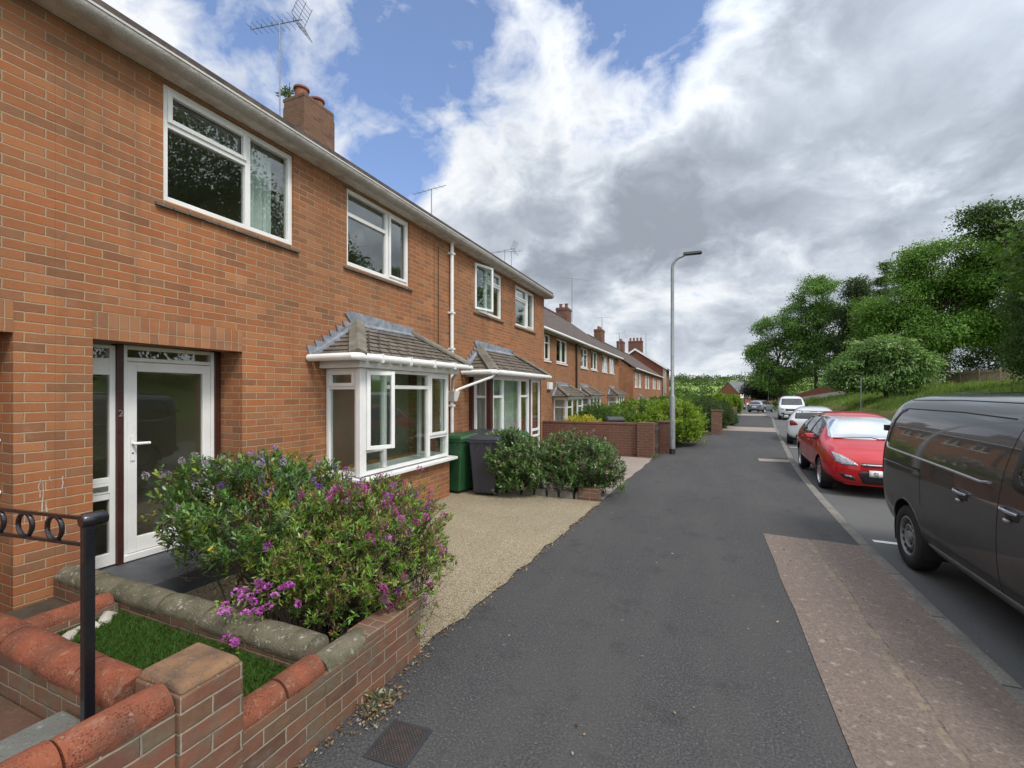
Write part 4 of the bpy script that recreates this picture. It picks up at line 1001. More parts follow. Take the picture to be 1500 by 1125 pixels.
def shrub(t, centre, rad, n_tips, leaf, rng, colors, per=10, stems=60, foot=None, up=.5, flower=None, gaps=.0, base_z=None, shell=.55, twig_r=.006, spray=1.0, cut=None, dead=0, matl='glossy_leaf', hollow=None):
    """whorls of leaves on shoot tips spread through the crown, on stems that rise from the foot"""
    c = np.array(centre); r = np.array(rad); foot = np.array(foot if foot is not None else (centre[0], centre[1], 0))
    P = []
    while len(P) < n_tips:
        d = rand_dirs(rng, 1)[0]
        if d[2] < -.75: continue
        q = shell + (1 - shell) * rng.random() ** .6
        bumpy = 1 + .22 * noise.noise(Vector((d * 2.1 + c))) + .12 * noise.noise(Vector((d * 5 + c * 2)))
        if rng.random() < .05: q *= rng.uniform(1.06, 1.24)
        p = c + d * r * q * bumpy
        if gaps and noise.noise(Vector(p * (1.6 / max(.3, r.mean())) + 5)) < -.5 + gaps: continue
        if p[2] < (base_z if base_z is not None else .03): continue
        if cut is not None and cut(p): continue
        P.append(p)
    P = np.array(P); out = unit((P - foot) * np.array([1, 1, .8]) + np.array([0, 0, up]) * r.mean())
    out = unit(out + .35 * rng.normal(size=P.shape))
    n = len(P)
    base = np.repeat(P, per, 0); o = np.repeat(out, per, 0)
    k = np.tile(np.arange(per), n) / per
    base = base - o * (leaf[0] * 1.6 * k)[:, None] * spray
    rd = rand_dirs(rng, n * per); side = unit(rd - o * np.sum(rd * o, 1)[:, None])
    d = unit(o * (.9 - .75 * k)[:, None] + side * (.45 + .6 * k)[:, None] + np.array([0, 0, .1]))
    nrm = unit(o + .5 * rand_dirs(rng, n * per) + np.array([0, 0, .5]))
    tc = np.repeat(pick_colors(rng, n, colors, .18), per, 0); tc[:, :3] *= rng.uniform(.8, 1.2, (n * per, 1))
    sc_ = rng.uniform(.65, 1.15, n * per)
    leaf_quads('leaves', base, d, nrm, leaf[0] * sc_, leaf[1] * sc_, tc, matl, t)
    m = MB(); idx = rng.choice(n, min(stems, n), replace=False)
    for i in idx:
        p = Vector(P[i]); f = Vector(foot) + Vector((rng.normal() * r[0] * .16, rng.normal() * r[1] * .16, 0))
        mid = f.lerp(p, .5) + Vector((rng.normal() * .06, rng.normal() * .06, .08)) * r.mean()
        q1 = f.lerp(mid, .55) + Vector(rng.normal(size=3) * .02)
        m.tube([f, q1, mid, mid.lerp(p, .6) + Vector(rng.normal(size=3) * .015), p], [twig_r * 1.6, twig_r * 1.3, twig_r, twig_r * .7, twig_r * .4], 5)
    m.build('stems', 'twig', t, smooth=True)
    if dead:
        # bare twiggy growth inside and low in the crown
        m = MB()
        for i in range(dead):
            a = rng.uniform(0, 6.283); q = rng.random() ** .5
            p = Vector((c[0] + r[0] * .8 * q * math.cos(a), c[1] + r[1] * .8 * q * math.sin(a), rng.uniform(.08, c[2] + r[2] * .1)))
            dd = Vector((rng.normal(), rng.normal(), rng.uniform(.2, 1.3))).normalized() * rng.uniform(.06, .18)
            m.tube([p, p + dd * .5 + Vector(rng.normal(size=3) * .012), p + dd], [.0026, .002, .0012], 3, cap=False)
        m.build('bare_twigs', 'twig', t)
    return P, out

def flower_heads(t, P, out, rng, colors, L=.06, r=.018, florets=46, fl=.012, part='flowers'):
    n = len(P); k = florets
    b = np.repeat(P, k, 0); o = np.repeat(out, k, 0); h = rng.random(n * k)
    rd = rand_dirs(rng, n * k); side = unit(rd - o * np.sum(rd * o, 1)[:, None])
    pos = b + o * (h * L)[:, None] + side * (r * (.35 + .65 * np.sin(np.pi * np.clip(h * .8 + .2, 0, 1))))[:, None]
    d = unit(side + .6 * o + .3 * rand_dirs(rng, n * k))
    cc = np.repeat(pick_colors(rng, n, colors, .1), k, 0); cc[:, :3] = np.clip(cc[:, :3] * rng.uniform(.75, 1.3, (n * k, 1)), 0, 1)
    leaf_quads(part, pos, d, rand_dirs(rng, n * k), fl * rng.uniform(.8, 1.3, n * k), fl * .8, cc, 'petal', t)

HEBE = [(.075, .17, .032), (.10, .215, .042), (.135, .25, .06), (.06, .13, .04), (.17, .26, .09)]
# purple-flowered hebe in front of the door
s1 = thing('hebe_bush', 'large loose shrub with violet flower spikes in front of the white door', 'shrub', (-3.15, 2.62, .02), 'flowering shrubs by the front wall')
fl_cut = lambda p: p[1] < 1.98 and p[2] < .5
P, O = shrub(s1, (-3.36, 2.60, .80), (1.06, .55, .50), 1750, (.052, .020), rng, HEBE + [(.20, .26, .03), (.13, .19, .10)], per=11, stems=130, foot=(-3.0, 2.55, .02), gaps=.14, base_z=.14, dead=900, cut=lambda p: fl_cut(p) or p[0] < -4.55)
up_ = np.where((P[:, 2] > .98) & (rng.random(len(P)) < .15))[0]
up_ = np.concatenate([up_, np.where((P[:, 2] > .6) & (P[:, 2] < .98) & (rng.random(len(P)) < .025))[0]])
flower_heads(s1, P[up_], unit(O[up_] + np.array([0, 0, .8])), rng, [(.22, .07, .42), (.28, .11, .48), (.42, .27, .55), (.52, .42, .54)], L=.055, r=.017)
yl = rng.choice(len(P), 95, replace=False)
b_ = P[yl] + rng.normal(size=(95, 3)) * .03
leaf_quads('yellow_leaves', np.repeat(b_, 2, 0), rand_dirs(rng, 190), rand_dirs(rng, 190), .05, .018, pick_colors(rng, 190, [(.55, .42, .03), (.6, .5, .05), (.5, .3, .05)]), 'foliage', s1)
# magenta hebe spilling over the wall end
s2 = thing('hebe_bush', 'dense shrub with narrow bright green leaves and magenta flowers spilling over the front wall end', 'shrub', (-2.38, 2.5, .02), 'flowering shrubs by the front wall')
HEBE2 = [(.11, .22, .024), (.15, .28, .034), (.20, .32, .05), (.08, .15, .024), (.17, .13, .05), (.24, .28, .045)]
P, O = shrub(s2, (-2.30, 2.60, .66), (.64, .60, .50), 2300, (.038, .0105), rng, HEBE2, per=12, stems=140, foot=(-2.35, 2.5, .02), gaps=.06, base_z=.10, dead=900, cut=lambda p: (p[1] < 1.97 and p[2] < .5) or (p[0] > -1.7 and p[2] < .25))
up_ = np.where((P[:, 2] > .9) & (rng.random(len(P)) < .13) & (P[:, 1] > 2.3))[0]
up_ = np.concatenate([up_, np.where((P[:, 2] <= .9) & (rng.random(len(P)) < .022))[0], np.where((P[:, 0] > -1.95) & (rng.random(len(P)) < .06))[0]])
flower_heads(s2, P[up_], unit(O[up_] + np.array([0, 0, .4])), rng, [(.48, .05, .33), (.56, .09, .42), (.40, .06, .40), (.34, .04, .2)], L=.045, r=.017)
bud = np.where(rng.random(len(P)) < .22)[0]
bb_ = np.repeat(P[bud], 4, 0)
leaf_quads('buds', bb_, unit(np.repeat(O[bud], 4, 0) + .5 * rand_dirs(rng, len(bb_))), rand_dirs(rng, len(bb_)), .035, .009, pick_colors(rng, len(bb_), [(.28, .07, .12), (.34, .12, .16), (.22, .08, .06)]), 'petal', s2)
# a pink-flowered spray hanging over the dividing wall
s3 = thing('flower_spray', 'small spray of round pink flowers trailing over the mossy coping', 'flowers', (-2.5, 1.92, .45))
q = rng.uniform(0, 1, 30); P = np.stack([-2.52 + rng.normal(size=30) * .12, 1.99 - q * .30, .60 - q * .22 - .18 * np.clip(q - .6, 0, 1)], 1)
P[:, 2] = np.maximum(P[:, 2], np.where(P[:, 1] > 1.74, .48, .3))
O = unit(np.array([.3, -.4, .9]) + .4 * rng.normal(size=(30, 3)))
flower_heads(s3, P, O, rng, [(.55, .12, .52), (.62, .2, .58), (.5, .1, .45)], L=.016, r=.015, florets=46, fl=.013)
m = MB()
for p in P[:16]: m.tube([(-2.45, 2.1, .2), (p[0] * .5 - 1.24, 2.02, .46), tuple(p)], .003, 4)
m.build('stems', 'twig', s3)
nl = 260; ix = rng.integers(0, 30, nl)
leaf_quads('leaves', P[ix] + rng.normal(size=(nl, 3)) * .045 + np.array([0, .04, -.01]), rand_dirs(rng, nl) + np.array([0, 0, .4]), rand_dirs(rng, nl), .035, .012, pick_colors(rng, nl, HEBE2), 'glossy_leaf', s3)
# low evergreen shrubs by the bins
HB3 = [(.07, .16, .03), (.10, .20, .04), (.135, .24, .06), (.06, .12, .04), (.13, .18, .09), (.2, .22, .11)]
s4 = thing('evergreen_shrub', 'rounded evergreen shrub leaning on the dark wheelie bin', 'shrub', (-2.95, 7.55, 0), 'evergreen shrubs at the drive edge')
shrub(s4, (-3.16, 7.16, .57), (.70, .50, .57), 1500, (.062, .024), rng, HB3, per=10, stems=90, foot=(-2.9, 7.6, 0), gaps=.10, base_z=.07, dead=250)
s5 = thing('evergreen_shrub', 'wider evergreen shrub above the low brick stub at the pavement end of the drive edge', 'shrub', (-1.95, 7.75, 0), 'evergreen shrubs at the drive edge')
shrub(s5, (-2.05, 7.62, .56), (.78, .56, .54), 1700, (.062, .024), rng, HB3 + [(.16, .11, .09)], per=10, stems=100, foot=(-1.9, 7.8, 0), gaps=.10, base_z=.07, dead=300)
ed = thing('drive_edging', 'rough stone edging and short brick stub at the far side of the gravel drive', 'garden wall', (-2.5, 7.31, 0))
m = MB()
x = -3.5
while x < -1.95:
    w = rnd.uniform(.2, .3); m.hexa([(x, 7.24, -.05), (x + w - .02, 7.23, -.05), (x + w - .02, 7.4, -.05), (x, 7.4, -.05), (x + .02, 7.255, rnd.uniform(.1, .15)), (x + w - .04, 7.25, rnd.uniform(.1, .15)), (x + w - .04, 7.39, .13), (x + .02, 7.39, .12)]); x += w
m.build('stones', 'edging_rock', ed, bevel=.015)
MB().box(-1.93, -1.60, 7.225, 7.40, -.1, .20).build('brick_stub', 'garden_brick', ed, bevel=.006)

# weeds on the chimney
w = thing('chimney_weed', 'green weed sprouting from the top of the nearest chimney', 'weed', (-9.05, 7.68, 8.78))
n = 90; a = rng.normal(size=(n, 3)) * np.array([.09, .06, .05]) + np.array([-9.1, 7.7, 8.86])
leaf_quads('leaves', a, rand_dirs(rng, n) + np.array([-.4, -.2, .5]), rand_dirs(rng, n), .13, .04, pick_colors(rng, n, HB3), 'foliage', w)
m = MB()
for k in range(7): m.tube([(-9.0, 7.7, 8.77), (-9.05 - .04 * k, 7.68 - .02 * k, 8.85 + .03 * (k % 3))], .006, 4)
m.build('stems', 'twig', w)

# dead leaves and grit along the wall foot
P = []
for i in range(900):
    y = r2.uniform(.2, 7.2); off = abs(r2.gauss(0, .045)) * (1 if y < 2.7 else 1.0)
    P.append(((-1.775 if y < 2.57 else Lx(y) + .0) + off - (0 if y < 2.57 else .03), y, .010 + .008 * r2.random()))
for i in range(170):
    P.append((-1.70 + abs(r2.gauss(0, .05)), 2.02 + r2.gauss(0, .10), .012 + .03 * r2.random()))
for i in range(260):
    y = .9 + 14 * r2.random() ** 1.6; P.append((Lx(y) + .1 + (Kx(y) - Lx(y) - .2) * r2.random(), y, zg(y) + .010))
for i in range(160):
    y = 2 + 14 * r2.random(); P.append((Kx(y) + .03 + abs(r2.gauss(0, .05)), y, zg(y) - .112))
P = np.array(P); n = len(P)
lt = leaf_quads('leaf_litter', P, rng.normal(size=(n, 3)) * np.array([1, 1, .25]), np.tile([0, 0, 1.], (n, 1)) + .4 * rng.normal(size=(n, 3)), rng.uniform(.008, .032, n), rng.uniform(.006, .016, n), pick_colors(rng, n, [(.16, .085, .04), (.24, .13, .06), (.1, .06, .03), (.3, .2, .1), (.28, .26, .2)]), 'dry_leaf')
lt['kind'] = 'stuff'
wd = thing('pavement_weed', 'straggly weed with pale leaves growing at the foot of the front wall', 'weed', (-1.73, 2.0, 0))
n = 60; a = np.stack([rng.uniform(-1.78, -1.62, n), rng.uniform(1.9, 2.12, n), rng.uniform(.01, .09, n)], 1)
leaf_quads('leaves', a, rand_dirs(rng, n) + np.array([.5, 0, .3]), rand_dirs(rng, n) + np.array([0, 0, 1]), .038, .014, pick_colors(rng, n, [(.2, .24, .12), (.34, .33, .22), (.1, .16, .05)]), 'foliage', wd)
m = MB()
for k in range(9): m.tube([(-1.785, 2.0 + .01 * k, .0), (-1.74, 1.95 + .02 * k, .06), (-1.68 + .008 * k, 1.9 + .025 * k, .05)], .002, 4)
m.build('stems', 'twig', wd)
n = 40
for (wx, wy, lab) in ((-1.36, 8.05, 'tuft of weeds at the pavement edge beyond the drive edging'), (-1.30, 12.75, 'tuft of weeds at the foot of the dark brick pier')):
    wd = thing('pavement_weed', lab, 'weed', (wx, wy, zg(wy)))
    a = np.stack([rng.normal(wx, .05, n), rng.normal(wy, .07, n), zg(wy) + rng.uniform(0, .1, n)], 1)
    leaf_quads('leaves', a, rand_dirs(rng, n) + np.array([0, 0, 1.3]), rand_dirs(rng, n), .09, .018, pick_colors(rng, n, HB3), 'foliage', wd)

# ------------------------------------------------------------------ gate rail, manhole, bins, lamp
ra = thing('handrail', 'black iron handrail with a row of rings and a square post on the concrete step', 'handrail', (-2.15, .90, .485))
m = MB(); m.box(-2.165, -2.131, .911, .945, .48, 1.275); m.build('post', 'black_metal', ra, bevel=.004)
MB().lathe([(.0, -.03), (.022, -.029), (.027, -.022), (.028, 0), (.028, .04), (.022, .05), (.0, .052)], 20, (-2.148, .935, 1.288), 'y', caps=False).build('post_cap', 'black_metal', ra, smooth=True)
e_ = Vector((-4.5, .62, 0)); s_ = Vector((-2.165, .928, 0)); dr_ = (e_ - s_)
m = MB()
for z in (1.292, 1.192): m.tube([(s_.x, s_.y, z), (e_.x, e_.y, z)], .0085, 4)
m.build('rail', 'black_metal', ra)
ud = dr_.normalized()
for k in range(10):
    c = s_ + ud * (.17 + .172 * k); m = MB()
    m.tube([(c.x + ud.x * .042 * math.cos(a), c.y + ud.y * .042 * math.cos(a), 1.242 + .046 * math.sin(a)) for a in [2 * math.pi * i / 24 for i in range(25)]], .0085, 6, cap=False)
    m.build('ring', 'black_metal', ra, smooth=True)
m = MB(); m.box(e_.x - .02, e_.x + .02, e_.y - .02, e_.y + .02, .38, 1.29); m.build('post', 'black_metal', ra)
mh = MB(); mh.box(-.1, .1, -.115, .115, -.02, .006); mo = mh.build('inspection_cover', 'iron_cover', None, bevel=.003); mo.location = (-1.425, 1.86, .0); mo.rotation_euler[2] = R(4)
tag(mo, 'small square rusty iron cover set in the asphalt near the wall', 'manhole cover')
mf = MB(); 
for a in ((-.118, -.1005, -.133, .133), (.1005, .118, -.133, .133)): mf.box(a[0], a[1], a[2], a[3], -.02, .0045)
for a in ((-.1, .1, -.133, -.1155), (-.1, .1, .1155, .133)): mf.box(a[0], a[1], a[2], a[3], -.02, .0045)
mfo = mf.build('frame', 'dark_metal', mo)

def make_bin(label, body, lid, loc, rz):
    t = thing('wheelie_bin', label, 'wheelie bin', (0, 0, 0), 'wheelie bins beside the bay')
    m = MB(); a, b = .24, .29; c, d = .27, .34
    m.hexa([(-a + .03, -a, .04), (a - .03, -a, .04), (a - .03, a, .04), (-a + .03, a, .04), (-b, -c, .97), (b, -c, .97), (b, c, .97), (-b, c, .97)])
    m.build('body', body, t, bevel=.025)
    r = MB(); r.box(-b - .02, b + .02, -c - .02, c + .02, .93, .975)
    for k in (-.16, 0, .16): r.box(k - .012, k + .012, -c - .018, -c - .005, .84, .94)
    r.build('rim', body, t, bevel=.008)
    l = MB(); l.hexa([(-b - .03, -c - .035, .978), (b + .03, -c - .035, .978), (b + .03, d, .978), (-b - .03, d, .978), (-b + .02, -c + .02, 1.035), (b - .02, -c + .02, 1.035), (b - .02, d - .05, 1.06), (-b + .02, d - .05, 1.06)])
    lo = l.build('lid', lid, t, bevel=.018)
    h = MB(); h.tube([(-b + .04, d, .98), (-b + .04, d + .06, 1.0), (b - .04, d + .06, 1.0), (b - .04, d, .98)], .016, 8); h.build('handle', body, t, smooth=True)
    for s in (-1, 1):
        w = MB(); w.lathe([(.03, -.025), (.095, -.025), (.1, -.01), (.1, .01), (.095, .025), (.03, .025)], 20, (s * (b - .02), .27, .1), 'x'); w.build('wheel', 'rubber', t, smooth=True)
    t.location = loc; t.rotation_euler[2] = rz; t.scale = (.92, .92, .97)
    return t
make_bin('dark green wheelie bin right beside the white bay sill', 'bin_green', 'bin_green', (-4.08, 7.02, .015), R(-8))
make_bin('blue-black wheelie bin in front, half hidden by the evergreen shrub', 'bin_black', 'bin_black', (-3.50, 7.06, .015), R(6))
make_bin('blue-black wheelie bin standing behind, only its lid showing', 'bin_black', 'bin_black', (-4.02, 7.75, .015), R(4))
make_bin('green-lidded wheelie bin standing behind the shrub under the curtained bay', 'bin_green', 'bin_green', (-3.42, 7.78, .015), R(-3))
make_bin('dark wheelie bin behind the far brick wall', 'bin_black', 'bin_black', (-2.75, 14.9, zg(14.9)), R(20))

def lamp_post(label, loc, h, arm, ang, r=.052, group='street lamps', base_r=.08, base_h=1.7):
    t = thing('street_lamp', label, 'street lamp', loc, group=group)
    x, y, z = loc
    MB().lathe([(base_r, z - .1), (base_r, z + base_h), (r * 1.15, z + base_h + .05), (r, z + base_h + .06), (r * .9, z + h - .35)], 16, (x, y, 0)).build('column', 'galvanised', t, smooth=True)
    MB().lathe([(base_r + .006, z - .1), (base_r + .006, z + .16)], 16, (x, y, 0)).build('base', 'black_plastic', t, smooth=True)
    MB().box(x - .03, x + .03, y - base_r - .006, y - base_r + .02, z + .5, z + 1.0).build('access_door', 'galvanised', t)
    d = Vector((math.cos(ang), math.sin(ang), 0)); p = Vector((x, y, z + h - .35))
    pts = [p]
    for k in range(1, 8):
        a = k / 7 * R(80); pts.append(p + d * (.30 * (1 - math.cos(a))) + Vector((0, 0, .34 * math.sin(a))))
    pts.append(pts[-1] + d * max(.05, arm - .3) + Vector((0, 0, .06)))
    MB().tube(pts, r * .8, 12).build('arm', 'galvanised', t, smooth=True)
    e = pts[-1]; s = Vector((-d.y, d.x, 0))
    hd = MB(); q = [e + d * a + s * b + Vector((0, 0, c)) for a, b, c in ((-.06, -.07, -.03), (.46, -.11, .0), (.46, .11, .0), (-.06, .07, -.03), (-.06, -.06, .06), (.42, -.09, .07), (.42, .09, .07), (-.06, .06, .06))]
    hd.hexa(q); hd.build('lantern', 'dark_metal', t, bevel=.015)
    return t
lamp_post('tall grey street lamp with a short curved arm on the pavement beside the brick pier', (-.93, 14.15, zg(14.15)), 5.85, .42, R(12))
mp_ = thing('metal_post', 'thin grey metal post at the foot of the grass bank', 'post', (10.4, 40.5, zg(40.5))); MB().tube([(10.4, 40.5, zg(40.5) - .1), (10.4, 40.5, 2.9)], .035, 8).build('shaft', 'galvanised', mp_, smooth=True)
lamp_post('thin faraway street lamp beside the far trees', (9.7, 88, zg(88) + .3), 7, .6, R(180), .05, base_r=.07)
tp = thing('telegraph_pole', 'tall thin pole rising beside the far terrace', 'pole', (8.4, 122, -3.5)); MB().tube([(8.4, 122, -3.5), (8.4, 122, 5.2)], .14, 8, r1=.10).build('shaft', 'bark', tp); MB().box(7.9, 8.9, 121.93, 122.0, 4.7, 4.8).build('crossarm', 'bark', tp)

# ------------------------------------------------------------------ boundary beyond the drive
bwall = thing('brick_wall', 'dark red brick garden wall with a square pier at its pavement end', 'garden wall', (-3, 13.1, -.05))
m = MB(); m.box(-4.58, -1.78, 13.0, 13.2, -.3, .86); m.build('brickwork', 'dark_red_brick', bwall)
m = MB(); m.box(-4.58, -1.78, 12.985, 13.215, .86, .91); m.build('coping', 'dark_red_brick', bwall, bevel=.006)
m = MB(); m.box(-1.78, -1.34, 12.9, 13.3, -.3, .93); m.build('pier', 'dark_red_brick', bwall, bevel=.008)
def pier(label, x, y, w, h, mat='dark_red_brick'):
    t = thing('gate_pier', label, 'gate pier', (x, y, zg(y)), 'brick gate piers along the pavement')
    z = zg(y)
    MB().box(x - w / 2, x + w / 2, y - w / 2, y + w / 2, z - .2, z + h).build('brickwork', mat, t, bevel=.006)
    MB().box(x - w / 2 - .02, x + w / 2 + .02, y - w / 2 - .02, y + w / 2 + .02, z + h, z + h + .05).build('cap', 'dark_red_brick', t, bevel=.008)
    return t
gt = thing('wooden_gate', 'weathered brown slatted gate between the dark brick piers', 'gate', (-1.35, 13.9, -.05))
m = MB()
for k in range(7): m.box(-1.38, -1.35, 13.36 + k * .15, 13.48 + k * .15, 0, .86)
m.build('slats', 'bark', gt); m = MB(); m.box(-1.35, -1.32, 13.34, 14.4, .15, .23); m.box(-1.35, -1.32, 13.34, 14.4, .65, .73); m.build('rail', 'bark', gt)
pier('dark brick pier just behind the street lamp', -1.2, 14.65, .34, .9)
pier('brown brick pier between the yellow-green hedge and the dark hedge', .42, 22.6, .45, 1.05, 'garden_brick')
fwl = thing('front_wall', 'low dark wall at the far end of the pavement before the conifers', 'garden wall', (1.7, 34, -.3))
m = MB()
for k in range(9):
    y = 30 + k * 1.3; m.hexa([(Lx(y) - .25, y, -.6), (Lx(y), y, -.6), (Lx(y + 1.3), y + 1.3, -.6), (Lx(y + 1.3) - .25, y + 1.3, -.6), (Lx(y) - .25, y, zg(y) + .85), (Lx(y), y, zg(y) + .85), (Lx(y + 1.3), y + 1.3, zg(y) + .85), (Lx(y + 1.3) - .25, y + 1.3, zg(y) + .85)])
m.build('brickwork', 'dark_red_brick', fwl)

def bush(label, cx, cy, rad, n, leaf, colors, h=None, cat='shrub', name='garden_shrub', per=9, gaps=.05, group='shrubs in the front gardens', stems=40):
    z0 = zg(cy)
    t = thing(name, label, cat, (cx, cy, z0), group=group)
    hh = rad[2]
    shrub(t, (cx, cy, z0 + hh * .95), rad, n, leaf, rng, colors, per=per, stems=stems, foot=(cx, cy, z0), gaps=gaps, base_z=z0 + .05, shell=.6, twig_r=.012, matl='foliage')
    return t
YG = [(.16, .27, .02), (.22, .33, .03), (.12, .22, .02), (.27, .36, .05)]
DG = [(.03, .065, .018), (.045, .085, .025), (.03, .05, .02)]
MG = [(.06, .13, .025), (.085, .17, .035), (.05, .10, .02)]
YL = [(.55, .50, .03), (.65, .58, .05), (.45, .45, .04)]
bush('yellow-green leafy shrub overhanging the pavement beyond the street lamp', -1.12, 17.2, (1.12, 1.4, .84), 1900, (.10, .042), YG, gaps=.2)
bush('lower yellow-green shrub between the lamp and the terrace', -2.5, 16.7, (.9, .8, .56), 900, (.10, .045), YG + MG, gaps=.2)
bush('bright golden yellow shrub behind the dark brick wall', -3.75, 14.35, (.75, .55, .57), 900, (.06, .03), YL)
bush('mid green shrub below the third terrace gable', -4.2, 18.5, (.9, 1.0, .72), 900, (.09, .04), MG)
bush('big pale green garden shrub in front of the third terrace', -3.2, 25, (2.2, 2.6, .78), 2200, (.13, .06), YG + MG)
bush('dark green clipped shrub behind the brown brick pier', -.1, 25.2, (.85, 2.0, .88), 1500, (.09, .04), DG + [(.06, .10, .05)])
bush('ragged dark hedge plant at the pavement edge beyond the brown pier', .75, 27.2, (.6, 1.6, .8), 800, (.09, .04), DG)
bush('small blue-green plant at the foot of the far wall', 1.35, 30.2, (.45, .6, .42), 300, (.1, .04), [(.06, .13, .07), (.08, .15, .08)])
bush('tall lime green conifer hedge, left part', 1.0, 42, (1.0, 1.2, 1.02), 1700, (.12, .05), YG + [(.14, .26, .02)], name='conifer')
bush('rounded lime green conifer beside the pavement end', 2.15, 45, (.85, 1.0, .98), 1500, (.12, .05), YG + [(.10, .24, .02)], name='conifer')
bush('broad green garden tree in front of the gabled house', -2.8, 50, (3.2, 5, .95), 1800, (.22, .1), MG, name='garden_shrub')
bush('dark garden hedge beyond the lime conifers', .3, 58, (2.6, 3, .9), 1400, (.22, .1), DG + MG)
# ------------------------------------------------------------------ vehicles (built with x forward, y left, z up, x = 0 at the tail)
def body_mesh(rows, bulge_f, bulge_r, level):
    """rows: x, zb,wb, z1,w1, z2,w2, z3,w3, ze,we, zt  -> closed shell, subdivided"""
    def half(rw):
        x, zb, wb, z1, w1, z2, w2, z3, w3, ze, we, zt = rw
        return [(x, 0, zb), (x, wb * .45, zb), (x, wb * .9, zb), (x, w1, z1), (x, w2, z2), (x, w3, z3), (x, we, ze), (x, we * .55, zt - .006), (x, 0, zt)]
    V = []; F = []; idx = {}
    def vid(p):
        k = tuple(round(c, 5) for c in p)
        if k not in idx: idx[k] = len(V); V.append(k)
        return idx[k]
    H = [half(r) for r in rows]
    for i in range(len(H) - 1):
        for s in (1, -1):
            for j in range(8):
                q = [H[i][j], H[i + 1][j], H[i + 1][j + 1], H[i][j + 1]]
                ids = [vid((a, b * s, c)) for a, b, c in q]
                F.append(ids if s > 0 else ids[::-1])
    for h, bl in ((H[-1], bulge_f), (H[0], -bulge_r)):
        side = h[2:7]; n = len(side)
        top = [h[6], h[7], h[8]]; bot = [h[2], h[1], h[0]]
        grid = []
        for k, p in enumerate(side):
            if k == n - 1: grid.append(top)
            elif k == 0: grid.append(bot)
            else:
                row = [p]
                for f, bb in ((.52, .75), (0, 1.0)):
                    t = k / (n - 1)
                    zc = p[2] + ((top[2][2] - top[0][2]) * t) * (1 - f)
                    row.append((p[0] + bl * bb * math.sin(math.pi * min(1, max(0, .18 + .72 * t))), p[1] * f, zc))
                grid.append(row)
        for k in range(n - 1):
            for c in range(2):
                q = [grid[k][c], grid[k][c + 1], grid[k + 1][c + 1], grid[k + 1][c]]
                for s in (1, -1):
                    ids = [vid((a, b * s, cc)) for a, b, cc in q]
                    if len(set(ids)) >= 3: F.append(list(dict.fromkeys(ids)))
    me = bpy.data.meshes.new('shell'); me.from_pydata(V, [], F)
    bm = bmesh.new(); bm.from_mesh(me); bmesh.ops.recalc_face_normals(bm, faces=bm.faces); bm.to_mesh(me); bm.free()
    o = bpy.data.objects.new('tmp_shell', me); col.objects.link(o)
    md = o.modifiers.new('s', 'SUBSURF'); md.levels = level; md.render_levels = level
    dg = bpy.context.evaluated_depsgraph_get()
    out = bpy.data.meshes.new_from_object(o.evaluated_get(dg)); bpy.data.objects.remove(o)
    return out

